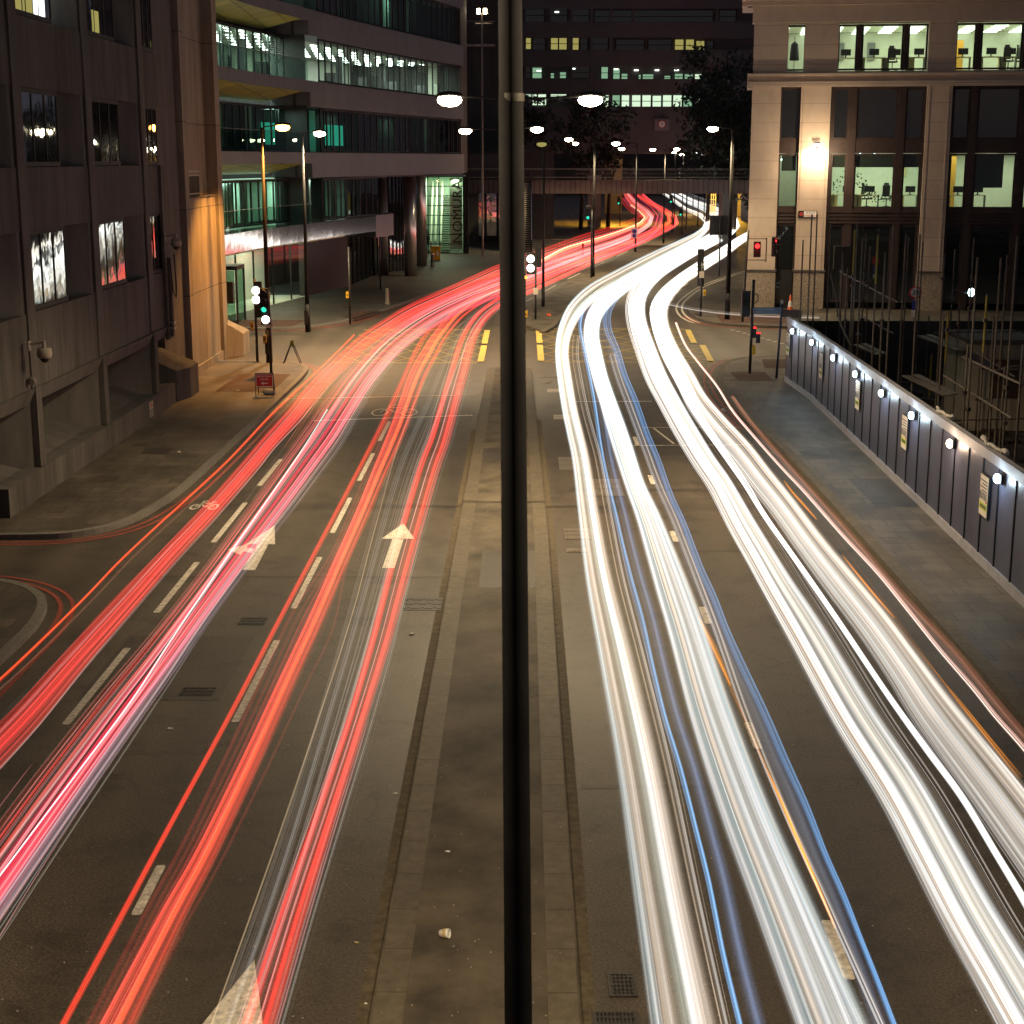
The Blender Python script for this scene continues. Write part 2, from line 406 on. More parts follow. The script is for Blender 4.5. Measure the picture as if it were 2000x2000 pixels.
def leafmat():
    m, n, l, b = newmat('dark_tree_leaves')
    oi = n.new('ShaderNodeNewGeometry'); t = n.new('ShaderNodeTexNoise'); t.inputs['Scale'].default_value = 0.7
    l.new(oi.outputs['Position'], t.inputs[0])
    r = n.new('ShaderNodeValToRGB')
    r.color_ramp.elements[0].position = 0.35; r.color_ramp.elements[0].color = (0.009,0.015,0.008,1)
    r.color_ramp.elements[1].position = 0.7; r.color_ramp.elements[1].color = (0.028,0.038,0.02,1)
    l.new(t.outputs[0], r.inputs[0]); l.new(r.outputs[0], b.inputs['Base Color']); b.inputs['Roughness'].default_value = 0.6
    return m
M['leaf'] = leafmat()
M['lamp'] = emit('warm_lamp_glass', (1.0, 0.80, 0.55), 55)
M['lampfar'] = emit('warm_lamp_glass_far', (1.0, 0.80, 0.52), 45)
M['sodium'] = emit('orange_sodium_glass', (1.0, 0.40, 0.06), 45)
M['coolbulb'] = emit('cool_bulkhead_glass', (0.60, 0.90, 1.0), 14)
M['warmbulb'] = emit('warm_bulkhead_glass', (1.0, 0.72, 0.48), 16)
M['tube'] = emit('office_ceiling_light', (0.92, 1.0, 0.84), 4)
M['tubeC'] = emit('office_strip_light', (0.80, 1.0, 0.90), 9)
M['sigred'] = emit('red_signal_lens', (1.0, 0.02, 0.02), 5)
M['siggreen'] = emit('green_signal_lens', (0.03, 0.62, 0.36), 1.9)
M['sigwhite'] = emit('blown_out_signal_lens', (1.0, 0.86, 0.72), 6)
M['sigamber'] = emit('amber_signal_lens', (1.0, 0.35, 0.04), 4)
M['winyellow'] = emit('lit_yellow_window', (0.75, 0.66, 0.20), 0.45)
M['wingreen'] = emit('lit_green_window', (0.45, 0.80, 0.50), 0.5)
M['winbright'] = emit('lit_bright_window', (0.78, 1.0, 0.72), 0.95)
M['winteal'] = emit('lit_teal_window', (0.05, 0.6, 0.42), 0.7)
M['winwhite'] = emit('glaring_lit_window', (0.9, 1.0, 0.95), 2.4)

def light(name, kind, loc, power, col, size=0.2, rot=None, spot=None, blend=0.6, parent=None, sy=None):
    d = bpy.data.lights.new(name, kind); d.energy = power; d.color = col
    if kind == 'AREA':
        d.size = size
        if sy: d.shape = 'RECTANGLE'; d.size_y = sy
    else: d.shadow_soft_size = size
    if kind == 'SPOT': d.spot_size = R(spot or 150); d.spot_blend = blend
    o = bpy.data.objects.new(name, d); COL.objects.link(o)
    if parent: o.parent = parent
    o.location = loc
    if rot: o.rotation_euler = rot
    return o
WARM = (1.0, 0.75, 0.44)
# =================================================================== SETTING: ground, roads, pavements
def P2(*pts): return [tuple(W(*p)[:2]) for p in pts]
def offset(path, d):
    out = []
    for i, p in enumerate(path):
        a = Vector(path[max(i-1,0)]); b = Vector(path[min(i+1,len(path)-1)])
        t = (b-a).normalized(); out.append((p[0]-t.y*d, p[1]+t.x*d))
    return out
def strip(mb, path, d0, d1, z0, z1=None):
    a, b = offset(path, d0), offset(path, d1)
    for i in range(len(path)-1):
        q = [a[i], a[i+1], b[i+1], b[i]]
        if z1 is None: mb.sheet(q, z0)
        else: mb.poly(q, z0, z1)
def smooth(path, k=6):
    out = []
    P = [Vector(p) for p in path]
    for i in range(len(P)-1):
        p0, p1, p2, p3 = P[max(i-1,0)], P[i], P[i+1], P[min(i+2,len(P)-1)]
        for j in range(k):
            t = j/k
            out.append(tuple(0.5*((2*p1)+(p2-p0)*t+(2*p0-5*p1+4*p2-p3)*t*t+(3*p1-p0-3*p2+p3)*t**3)))
    out.append(tuple(P[-1])); return out

g = MB(); g.quad((-160,-40,0),(160,-40,0),(160,700,0),(-160,700,0)); road = struct(g.build('road', M['asphalt']))
KZ = 0.12
# left footway in front of the board-marked building
lk = smooth([(-13.5,34.85),(-11.9,34.9),(-10.4,35.15),(-9.4,36.5),(-8.95,39.5),(-8.85,43),(-8.78,50),(-8.76,57),(-8.76,62.2),(-9.0,65.0),(-9.8,66.4),(-11.0,66.9),(-13.2,66.9)], 5)
mb = MB(); mb.poly(lk+[(-13.2,58),(-13.2,34.86)], -0.05, KZ); struct(mb.build('left_pavement', M['paving']))
mb = MB(); strip(mb, lk, -0.01, 0.17, -0.04, KZ+0.006); struct(mb.build('left_kerb', M['kerbpale']))
# footway corner nearest the camera on the left
lk2 = smooth([(-16,31.6),(-12.5,31.45),(-10.6,31.0),(-9.5,29.9),(-9.05,28.2),(-9.0,25.5),(-9.0,18),(-9.0,-10)], 5)
mb = MB(); mb.poly(lk2+[(-16,-10)], -0.05, KZ); struct(mb.build('near_left_pavement', M['paving']))
mb = MB(); strip(mb, lk2, -0.17, 0.01, -0.04, KZ+0.006); struct(mb.build('near_left_kerb', M['kerbpale']))
# plaza before the glass building
pk = smooth([(-24,80.0),(-16.5,79.7),(-13.3,80.0),(-11.2,81.0),(-9.6,83.6),(-8.4,88.0),(-7.1,95.5),(-5.2,106),(-2.6,117),(0.2,127),(4.0,139),(8.5,152),(12.5,164),(15.2,176),(16.2,188)], 5)
mb = MB(); mb.poly(pk+[(-40,188),(-40,80.2)], -0.05, KZ); struct(mb.build('plaza_pavement', M['plaza']))
mb = MB(); strip(mb, pk, -0.01, 0.18, -0.04, KZ+0.006); struct(mb.build('plaza_kerb', M['kerbpale']))
# near median
def rounded(xl, xr, y):
    c = (xl+xr)/2; r = (xr-xl)/2
    return [(c+r*math.cos(t), y+0.6*r*math.sin(t)) for t in [R(a) for a in range(0,181,20)]]
mp_ = [(0.60,-12),(0.585,14),(0.57,35),(0.42,52)] + rounded(-1.5,0.3,64.2) + [(-1.52,50),(-1.53,30),(-1.53,-12)]
mb = MB(); mb.poly(mp_, -0.05, KZ); struct(mb.build('median_island', M['median']))
mb = MB()
strip(mb, [(0.60,-12),(0.585,14),(0.57,35),(0.42,52),(0.3,64.2)], 0.02, 0.33, -0.04, KZ+0.008)
strip(mb, [(-1.53,-12),(-1.53,30),(-1.52,50),(-1.5,64.2)], -0.33, -0.02, -0.04, KZ+0.008)
struct(mb.build('median_kerb', M['kerb']))
# dust-filled gutters
mb = MB(); strip(mb, [(0.60,-12),(0.585,14),(0.57,35),(0.42,52)], -0.16, 0.0, 0.004); strip(mb, [(-1.53,-12),(-1.53,30),(-1.52,50)], 0.0, 0.16, 0.004)
struct(mb.build('gutter_dust', mat('gutter_dust', (0.10,0.08,0.05), 0.9, var=0.5, scale=7, bump=0.4)))
# far median beyond the junction
ml = smooth(P2((1026,640),(1030,612),(1060,582),(1120,546),(1190,512),(1250,482),(1320,447),(1350,430)), 4)
mr = smooth(P2((1065,652),(1085,640),(1100,622),(1150,578),(1215,530),(1280,494),(1345,458),(1385,440)), 4)
mb = MB(); mb.poly(ml+mr[::-1], -0.05, KZ); struct(mb.build('far_median_island', M['median']))
mb = MB(); strip(mb, ml, -0.3, 0.0, -0.04, KZ+0.008); strip(mb, mr, 0.0, 0.3, -0.04, KZ+0.008); struct(mb.build('far_median_kerb', M['kerb']))
# right footway beside the hoarding
rk = smooth([(7.72,-12),(7.70,20),(7.70,36),(7.66,46),(7.45,51),(7.30,55.5),(7.45,60),(7.95,64.2),(8.7,67.0),(9.9,68.4),(11.5,68.7),(14,68.7)], 5)
mb = MB(); mb.poly(rk+[(30,68.7),(30,-12)], -0.05, KZ); struct(mb.build('right_pavement', M['paving']))
mb = MB(); strip(mb, rk, -0.24, 0.01, -0.04, KZ+0.006); struct(mb.build('right_kerb', M['kerb']))
# footway under the stone building
rf = smooth([(40,80.8),(20,80.9),(13.5,81.2),(10.8,82.2),(9.7,84.0),(9.35,87.5),(9.6,92.5),(10.6,99),(13.2,110),(18,124),(24,138),(34,155)], 5)
mb = MB(); mb.poly(rf+[(60,155),(60,80.8)], -0.05, KZ); struct(mb.build('far_right_pavement', M['paving']))
mb = MB(); strip(mb, rf, -0.2, 0.01, -0.04, KZ+0.006); struct(mb.build('far_right_kerb', M['kerb']))
# tactile crossings
mb = MB()
mb.sheet([(-11.4,57.5),(-9.3,57.5),(-9.3,62.5),(-11.4,62.5)], KZ+0.006)
mb.sheet([(8.3,60.6),(9.7,60.6),(9.7,63.2),(8.3,63.2)], KZ+0.006); mb.sheet([(9.9,64.4),(12,64.4),(12,67.4),(10.2,67.4)], KZ+0.006)
mb.sheet([(10.4,82.9),(14.5,82.4),(14.5,86.6),(10.6,87.4)], KZ+0.006); mb.sheet([(-15.5,80.6),(-11.9,80.8),(-11.6,84),(-15.5,84.2)], KZ+0.006)
mb.sheet([(-9.9,85.5),(-8.9,84.5),(-8.0,89.2),(-9.4,89.2)], KZ+0.006)
struct(mb.build('tactile_paving', M['tactile']))
mb = MB()
for x0,x1,y0,y1 in ((8.7,9.8,38,41.5),(8.1,8.8,45,45.6),(-11.2,-10.4,45,46),(-10.3,-9.4,53,55.5),(-11.6,-10.9,41,41.8),(-9.8,-9.1,62.9,63.8),(-13,-11.9,90,91),(-10.5,-9.6,91,92)):
    mb.sheet([(x0,y0),(x1,y0),(x1,y1),(x0,y1)], KZ+0.006)
for x0,x1,y0,y1 in ((-0.9,0.3,30.4,33.5),(-1.2,-0.2,44,46)): mb.sheet([(x0,y0),(x1,y0),(x1,y1),(x0,y1)], KZ+0.004)
struct(mb.build('pavement_patches', M['patch']))
mb = MB()
for x0,x1,y0,y1 in ((1.2,7.4,40.4,40.75),(-7.9,-1.7,31.6,31.75),(3.7,7.4,33.9,34.0),(4.0,6.9,45.5,48.5),(-7.2,-4.9,24,27.5),(0.8,3.3,20.4,20.55)):
    mb.sheet([(x0,y0),(x1,y0),(x1,y1),(x0,y1)], 0.004)
struct(mb.build('asphalt_repairs', M['patch']))

# ------------------------------------------------------------------- painted markings (parts of the road)
def Y(x_, y_): return W(x_, y_).y
def part(o, par):
    o.parent = par; return o
ZM = 0.008
def dash(x, yy, w=0.12):
    for a, b in yy:
        ya, yb = Y(1000, a), Y(1000, b)
        n = MB()
        e = 0.02
        n.sheet([(x-w/2+e, yb),(x+w/2-e, yb),(x+w/2, yb+0.04),(x+w/2, ya-0.04),(x+w/2-e, ya),(x-w/2+e, ya),(x-w/2, ya-0.04),(x-w/2, yb+0.04)], ZM)
        n.build('lane_dash', M['white'], road)
dash(-4.46, [(1693,1791),(1252,1413),(1089,1190),(973,1042),(886,940),(824,862)])
dash(-7.05, [(1268,1418),(1100,1199),(983,1061),(898,950)], 0.13)
dash(3.47, [(1796,1912),(1410,1462),(1185,1218),(1037,1058),(928,946),(853,870)], 0.13)
def poly_mark(name, polys, m, z=ZM):
    n = MB()
    for p in polys: n.sheet(p, z)
    return n.build(name, m, road)
def arrow(cx, y0, L=4.1, s=1, left=False):
    ps = [[(cx-0.13*s,y0),(cx+0.13*s,y0),(cx+0.13*s,y0+L*0.62),(cx-0.13*s,y0+L*0.62)], [(cx-0.38*s,y0+L*0.63),(cx+0.38*s,y0+L*0.63),(cx,y0+L)]]
    if left:
        pass
        ps = [[(cx-0.13,y0),(cx+0.13,y0),(cx+0.05,y0+2.32),(cx-0.2,y0+2.32)], [(cx-0.46,y0+2.3),(cx+0.2,y0+2.3),(cx-0.1,y0+4.15)],
              [(cx-0.14,y0+1.45),(cx-0.15,y0+1.85),(cx-0.42,y0+2.0),(cx-0.42,y0+1.65)], [(cx-0.41,y0+1.3),(cx-0.41,y0+2.35),(cx-0.78,y0+1.8)]]
    poly_mark('arrow_marking', ps, M['white'])
arrow(-2.88, 32.4, 4.2); arrow(-5.82, 32.2, 4.4, left=True); arrow(-2.92, 11.2, 4.4, 1.0)
def bike(cx, cy, s=1.0, ky=2.6):
    n = MB()
    def ring(x, y, r):
        for i in range(16):
            a, b = 2*math.pi*i/16, 2*math.pi*(i+1)/16
            n.sheet([(x+math.cos(a)*r,y+ky*math.sin(a)*r),(x+math.cos(b)*r,y+ky*math.sin(b)*r),(x+math.cos(b)*(r-0.06),y+ky*math.sin(b)*(r-0.06)),(x+math.cos(a)*(r-0.06),y+ky*math.sin(a)*(r-0.06))], ZM)
    def bar(a, b, w=0.05):
        a, b = Vector((cx+a[0]*s, cy+a[1]*s*ky)), Vector((cx+b[0]*s, cy+b[1]*s*ky))
        d = (b-a).normalized(); q = Vector((-d.y, d.x))*w/2; q.y *= 2.0
        n.sheet([tuple(a+q),tuple(b+q),tuple(b-q),tuple(a-q)], ZM)
    ring(cx-0.42*s, cy, 0.24*s); ring(cx+0.42*s, cy, 0.24*s)
    for a, b in (((-0.42,0),(-0.22,0.32)),((-0.22,0.32),(0.2,0.3)),((0.2,0.3),(0.42,0)),((-0.26,0.26),(0,0)),((0,0),(0.22,0.3)),((0,0),(0.42,0)),((-0.22,0.32),(-0.26,0.46)),((-0.26,0.46),(-0.05,0.5)),((0.22,0.3),(0.26,0.4)),((0.14,0.41),(0.36,0.41))): bar(a, b)
    n.build('bicycle_marking', M['white'], road)
bike(-4.45, 53.5, 1.2, 2.8); bike(-8.0, 38.4, 0.55, 2.6); bike(7.2, 54.2, 0.5, 2.6)
def line(name, a, b, w, m, z=ZM):
    a, b = Vector(a), Vector(b); d = (b-a).normalized(); q = Vector((-d.y,d.x))*w/2
    return poly_mark(name, [[tuple(a+q),tuple(b+q),tuple(b-q),tuple(a-q)]], m, z)
line('stop_line', (-8.6,56.6), (-1.7,57.6), 0.17, M['white']); line('stop_line', (-7.0,51.7), (-1.75,52.9), 0.17, M['white'])
line('stop_line', (1.7,56.0), (4.6,56.1), 0.2, M['white'])
line('lane_edge_line', (3.9,50.4), (7.0,50.5), 0.08, M['white']); line('lane_edge_line', (2.9,47.1), (7.0,47.3), 0.08, M['white']); line('lane_edge_line', (4.2,50.3), (4.6,47.4), 0.08, M['white'])
# box junction
def box_mark(x0, x1, y0, y1, thick, sk=0.0):
    n = MB()
    def ln(a, b, w, z=ZM):
        a, b = Vector(a), Vector(b); d = (b-a).normalized(); q = Vector((-d.y,d.x))*w/2
        n.sheet([tuple(a+q),tuple(b+q),tuple(b-q),tuple(a-q)], z)
    ln((x0,y0),(x1,y0),0.14); ln((x0+sk,y1),(x1+sk,y1),0.14)
    for i in range(5):
        t = i/5; u = (i+1)/5
        ln((x0+(x1-x0)*t,y0+0.1),(x1+sk,y1-(y1-y0)*t),0.06,ZM+0.004+0.0005*i) if i else ln((x0,y0+0.1),(x1+sk,y1-0.1),0.06,ZM+0.004)
        if i: ln((x0+sk*t,y0+(y1-y0)*t),(x1+sk-(x1-x0)*t,y1-0.1),0.06,ZM+0.008+0.0005*i)
        ln((x1,y0+(y1-y0)*t+0.1),(x0+(x1-x0)*t,y1-0.1),0.06,ZM+0.012+0.0005*i)
        if i: ln((x1-(x1-x0)*t,y0+0.1),(x0,y1-(y1-y0)*t),0.06,ZM+0.016+0.0005*i)
    n.build('box_junction_hatching', M['wornyellow'], road)
    n = MB()
    for xx, s in thick:
        for k in range(2):
            a = y0+(y1-y0)*(0.02+0.5*k); b = a+(y1-y0)*0.44
            n.sheet([(xx,a),(xx+0.28,a),(xx+0.28+s,b),(xx+s,b)], ZM+0.024)
    n.build('box_junction_edge', M['yellow'], road)
box_mark(-8.2,-2.0,67.0,80.5,[(-2.0,0)]); box_mark(0.85,8.2,67.3,80.8,[(0.6,0),(7.9,0.3)])
# double red lines along the kerbs
n = MB()
for d in (0.22,0.45):
    strip(n, [p for p in lk if True], -d-0.09, -d, ZM)
    strip(n, lk2, d, d+0.09, ZM); strip(n, [p for p in rk if p[1] > 50], d, d+0.09, ZM); strip(n, rf[:26], d, d+0.09, ZM)
    strip(n, pk[:26], -d-0.09, -d, ZM)
n.build('double_red_line', M['redpaint'], road)
n = MB()
for d in (0.30,0.62): strip(n, rf[20:], d, d+0.12, ZM+0.004)
n.build('double_white_line', M['white'], road)
# dotted crossing studs, far lane lines, far white dashes
n = MB()
for i in range(14):
    for yy in (70.5+0.75*i,): n.sheet([(13.0-0.19*i+0.0,yy),(13.22-0.19*i,yy),(13.22-0.19*i,yy+0.22),(13.0-0.19*i,yy+0.22)], ZM)
n.build('crossing_studs', M['white'], road)
def pxline(name, pts, w, gaps=None):
    n = MB(); p = smooth(P2(*pts), 6)
    if gaps is None: strip(n, p, -w/2, w/2, ZM+0.006)
    else:
        for i in range(0, len(p)-1, gaps): strip(n, p[i:i+max(2,gaps//2+1)], -w/2, w/2, ZM+0.006)
    n.build(name, M['white'], road)
pxline('lane_dash', [(990,610),(1040,582),(1110,545),(1180,512),(1250,480),(1310,452)], 0.12, 4)
pxline('lane_dash', [(1310,590),(1328,566),(1352,546),(1380,520),(1400,505)], 0.12, 4)
pxline('lane_edge_line', [(1000,640),(1040,600),(1100,566)], 0.10)
pxline('lane_dash', [(1100,513),(1180,487),(1240,462),(1290,440)], 0.12, 4)
# worded road markings: LOOK BOTH WAYS
def text(s, loc, size, m, parent=None, rot=(0,0,0), name='lettering', ext=0.002, sx=1, sy=1, align='CENTER', space=1.0):
    cu = bpy.data.curves.new(name, 'FONT'); cu.body = s; cu.size = size; cu.extrude = ext; cu.align_x = align; cu.align_y = 'CENTER'; cu.space_character = space
    cu.resolution_u = 3
    o = bpy.data.objects.new(name, cu); COL.objects.link(o)
    dg = bpy.context.evaluated_depsgraph_get(); me = bpy.data.meshes.new_from_object(o.evaluated_get(dg))
    bpy.data.objects.remove(o)
    mtx = Matrix.Translation(loc) @ __import__('mathutils').Euler(rot).to_matrix().to_4x4() @ Matrix.Diagonal((sx,sy,1,1))
    off = Vector((0,0,0)); p = parent
    while p is not None: off += p.location; p = p.parent
    me.transform(Matrix.Translation(-off) @ mtx)
    me.materials.clear(); me.materials.append(m)
    o = bpy.data.objects.new(name, me); COL.objects.link(o)
    if parent: o.parent = parent
    return o
for s_, x_, y_, c in (('LOOK',-2.35,61.4,0),('LEFT',-2.35,60.0,0),('LOOK',0.98,62.6,0),('LEFT',0.98,60.9,0),('LOOK',1.5,85.5,0),('LEFT',1.4,83.6,0),('LOOK',7.0,61.0,0),('RIGHT',7.0,59.5,0),('LOOK',-7.9,60.9,0),('RIGHT',-7.9,59.4,0)):
    text(s_, (x_,y_,ZM+0.004), 0.30, M['wornwhite'], road, sx=0.9, sy=3.0, name='worded_marking')
# pale access covers set in the right carriageway
n = MB()
def cover(x0,x1,y0,y1,rows,name='access_cover',m=None):
    n = MB(); n.box(x0,x1,y0,y1,0.001,0.010)
    rw = (y1-y0)/rows
    for i in range(rows):
        k = max(3,int((x1-x0)/0.10))
        for j in range(k):
            a = x0+0.03+(x1-x0-0.06)*j/k; n.box(a,a+(x1-x0)/k*0.6,y0+rw*(i+0.15),y0+rw*(i+0.8),0.010,0.018)
    return n.build(name, m or M['paleiron'], road)
cover(0.95,1.55,35.0,36.1,3); cover(0.95,1.42,33.8,34.2,1); cover(1.0,1.8,43.2,45.2,3); cover(1.75,2.6,39.8,42.0,3); cover(0.88,1.45,58.2,59.2,1); cover(1.0,1.6,52,53,2)
# iron gratings at the near kerb
def grate(x0,x1,y0,y1,nx,ny,label):
    t = thing('drain_grating', label, 'drain grating', (x0,y0,0), 'iron gratings by the median kerb')
    n = MB(); n.box(x0,x1,y0,y1,0.001,0.006); n.build('sump', M['plastic'], t)
    n = MB(); b = 0.03
    n.box(x0,x1,y0,y0+b,0.006,0.022); n.box(x0,x1,y1-b,y1,0.006,0.022); n.box(x0,x0+b,y0+b,y1-b,0.006,0.022); n.box(x1-b,x1,y0+b,y1-b,0.006,0.022)
    n.build('rim', M['iron'], t)
    n = MB()
    for i in range(1,nx): n.box(x0+(x1-x0)*i/nx-0.008,x0+(x1-x0)*i/nx+0.008,y0+b,y1-b,0.008,0.018)
    for i in range(1,ny): n.box(x0+b,x1-b,y0+(y1-y0)*i/ny-0.008,y0+(y1-y0)*i/ny+0.008,0.0081,0.0205)
    n.build('bars', M['iron'], t)
grate(0.70,1.17,13.95,14.55,12,5,'larger open iron grating against the median kerb at the bottom edge')
grate(0.90,1.20,14.85,15.32,7,6,'smaller iron grating just beyond the large one by the median kerb')
def manh(x,y,w,h,label):
    o = MB(); o.box(x,x+w,y,y+h,0.0015,0.007)
    for i in range(6):
        for j in range(3): o.cbox((x+w*(i+0.5)/6,y+h*(j+0.5)/3,0.010),w*0.1,h*0.14,0.006,rz=0.5 if (i+j)%2 else -0.5)
    tag(o.build('manhole_cover', M['iron']), label, 'manhole cover', 'dark covers set in the road')
manh(-5.6,24.2,0.55,0.45,'dark iron manhole cover in the second lane left of the long dash')
manh(-5.35,28.2,0.5,0.5,'dark manhole cover between the left arrow and the long lane dash')
manh(-2.35,29.2,0.75,0.9,'rectangular iron cover in the near lane beside the median gutter')
manh(8.6,23.6,0.5,0.6,'iron cover in the right pavement slabs below the hoarding').__class__
for o in bpy.data.objects:
    if o.name.startswith('manhole_cover') and 'right pavement' in o.get('label',''): o.location.z = KZ
# litter
def litter(x, y, z, s, label, m, kind='litter_scrap'):
    o = MB(); o.ball((x,y,z+s*0.25), s, s*0.6, s*0.3, 7, 4, jit=0.3); tag(o.build(kind, m), label, 'litter', 'litter on the ground')
cup = thing('paper_cup', 'crushed white and tan paper cup lying on the median', 'litter', (-0.86,15.9,KZ))
n = MB(Matrix.Translation((-0.86,15.9,KZ+0.05)) @ Matrix.Rotation(R(80),4,'Y') @ Matrix.Rotation(0.3,4,'X')); n.lathe((0,0,-0.06),[(0.001,0),(0.040,0),(0.055,0.11),(0.05,0.11),(0.036,0.01)],12); n.build('cup_body', M['signwhite'], cup, True)
n = MB(Matrix.Translation((-0.86,15.9,KZ+0.05)) @ Matrix.Rotation(R(80),4,'Y') @ Matrix.Rotation(0.3,4,'X')); n.lathe((0,0,-0.02),[(0.0505,0),(0.0545,0.045)],12); n.build('cup_sleeve', M['wood'], cup, True)
litter(-0.93,18.1,KZ,0.035,'small curled white scrap on the median above the cup',M['signwhite'])
litter(-1.75,20.2,0,0.035,'pale scrap in the dark gutter left of the median',M['signwhite'])
litter(-1.85,16.0,0,0.03,'pale chip at the foot of the left median kerb',M['wood'])
litter(-2.05,27.6,0,0.06,'white crumpled scrap beside the rectangular cover',M['signwhite'])
litter(-5.4,22.7,0,0.05,'pale scrap on the asphalt left of the lane dashes',M['signwhite'])
litter(-1.6,14.5,KZ,0.02,'white cigarette end on the left kerb of the median near the bottom',M['signwhite'])
litter(-10.1,45.3,KZ,0.05,'white scrap on the left pavement near the kerb curve',M['signwhite'])
litter(-10.6,57.8,KZ,0.08,'white paper left of the red route sign',M['signwhite'])
n = MB(); 
for i in range(900):
    x = random.choice((random.uniform(-8.5,-1.6), random.uniform(0.7,7.6), random.uniform(-1.5,0.5))); y = 12+random.random()**1.6*45
    z = KZ if -1.55 < x < 0.6 else 0.0; s = random.uniform(0.006,0.016)
    n.cbox((x,y,z+0.006), s*1.6, s, 0.008, random.uniform(0,3))
o = n.build('road_grit', mat('pale_grit', (0.32,0.28,0.22), 0.7)); o['kind'] = 'stuff'
# =================================================================== LEFT: board-marked concrete building
FX = -12.4
bA = thing('concrete_office_building', 'brown board-marked concrete office block with splayed bays and dark windows at far left', 'building', (FX,45,0))
piers = [26.6, 33.1, 39.5, 45.95, 52.45]            # pier axes along y
yE = 54.9
n = MB(); n.box(-26,-13.9,20,yE,2.9,20); n.box(-26,-15.5,20,yE,0,2.9); n.build('core_wall', M['dark'], bA)
n = MB()
for z0,z1 in ((2.85,4.72),(6.75,8.30),(10.25,11.95),(14.6,16.3)): n.box(-13.9,FX,20,yE,z0,z1)
n.build('spandrel_wall', M['board'], bA)
for i,yp in enumerate(piers):
    n = MB(); n.box(FX,FX+0.05,yp-0.32,yp+0.32,2.85,19.9); n.build('pier', M['concrete'], bA)
n = MB(); n.box(FX,FX+0.10,yE-0.55,yE,2.4,8.3); n.box(-13.9,FX,yE-0.25,yE-0.002,4.72,6.75); n.build('end_pier', M['board'], bA)
wn_ = 0
litrow = {(11.95,2):'w',}
for (z0,z1) in ((4.72,6.75),(8.30,10.25),(11.95,14.6)):
    for i in range(len(piers)):
        ya = piers[i]+0.32; yb = (piers[i+1]-0.32) if i+1 < len(piers) else yE-0.25
        ym = ya+(yb-ya)*0.56
        if i+1 >= len(piers): ym = yb-0.02
        G = -12.45
        n = MB()
        n.box(G-0.1,G+0.02,ya,ym,z0+0.02,z0+0.14); n.box(G-0.1,G+0.02,ya,ym,z1-0.12,z1-0.01)
        for k in range(4):
            yy = ya+(ym-ya)*k/3; n.box(G-0.03,G+0.015,yy-0.03,yy+0.03,z0+0.14,z1-0.12)
        fr = n.build('window', M['frame'], bA)
        n = MB(); n.box(G-0.015,G-0.005,ya+0.03,ym-0.03,z0+0.14,z1-0.12)
        m_ = M['mirrorglass']
        n.build('pane', m_, fr)
        if i+1 < len(piers):      # splayed concrete reveal
            n = MB(); n.poly([(-13.9,ym+0.02),(-12.52,ym+0.02),(-13.05,ym+1.0),(FX-0.02,yb-0.25),(FX-0.02,yb),(-13.9,yb)], z0, z1); n.build('splayed_reveal', M['concrete'], bA)
        wn_ += 1
# lit windows of the upper floor
n = MB(); n.box(-12.452,-12.442,39.9,40.6,12.1,14.4); n.box(-12.452,-12.442,40.75,41.5,12.1,14.4); n.split('lit_blind', M['winyellow'], bA)
n = MB(); n.box(-12.452,-12.442,41.65,42.55,12.1,14.4); n.build('lit_blind', M['winwhite'], bA)
n = MB(); n.box(-12.452,-12.442,47.2,47.9,12.1,12.7); n.build('lit_blind', M['winyellow'], bA)
light('office_spill', 'POINT', (-12.75,43.6,13.1), 45, (0.9,1,0.95), 0.15)
# open ground floor: fins, sloped plinth, curved soffit
n = MB()
for yp in piers+[]:
    n.box(FX-0.05,FX+0.10,yp-0.22,yp+0.22,0.85,2.9)
n.split('ground_fin', M['board'], bA)
for yp in piers:
    n = MB(); n.poly([(FX-0.05,yp-0.2),(FX-0.05,yp+0.2),(-15.4,yp-1.6),(-15.4,yp-2.1)],0.3,2.85); n.build('splay_wall', M['concrete'], bA)
n = MB()
prof = [(FX+0.10,2.86),(FX-0.1,2.45),(-13.1,2.2),(-15.4,2.15),(-15.4,2.86)]
for ya,yb in ((20,yE),):
    vs = [(x,ya,z) for x,z in prof]+[(x,yb,z) for x,z in prof]; k = len(prof)
    n.add(vs,[tuple(range(k)),tuple(range(k,2*k))[::-1]]+[(i,i+k,(i+1)%k+k,(i+1)%k) for i in range(k)])
n.build('soffit', M['concrete'], bA)
n = MB(); n.box(-12.75,FX+0.12,36.6,yE+0.0,0,0.82)
n.build('plinth_wall', M['board'], bA)
n = MB(); n.add([(-12.75,36.6,0.825),(-12.75,54.6,0.825),(-15.4,54.6,1.9),(-15.4,36.6,1.9)],[(0,1,2,3)]); n.add([(FX+0.12,36.6,0.824),(FX+0.12,54.6,0.824),(-12.75,54.6,0.83),(-12.75,36.6,0.83)],[(0,1,2,3)]); n.build('plinth_slope', M['concrete'], bA)
n = MB(); n.slab([(FX+0.1,55.3),(FX+0.4,56.2),(FX+0.4,57.6),(-13.3,57.6),(-15,54.95)],[1.2,1.2,1.2,1.75,2.5]); n.build('corner_buttress', M['board'], bA)
# fire-exit notice on the plinth
sg = thing('wall_notice', 'small pale framed notice with red print on the concrete plinth', 'notice', (FX+0.13,51.2,0.5))
n = MB(); n.box(FX+0.122,FX+0.14,50.95,51.45,0.22,0.72); n.build('board', M['cabin'], sg)
n = MB(); n.box(FX+0.14,FX+0.146,51.15,51.3,0.55,0.66); n.build('red_print', M['inkred'], sg)
n = MB()
for k in range(4): n.box(FX+0.14,FX+0.146,51.0,51.4,0.26+0.06*k,0.285+0.06*k)
n.build('text_lines', M['ink'], sg)
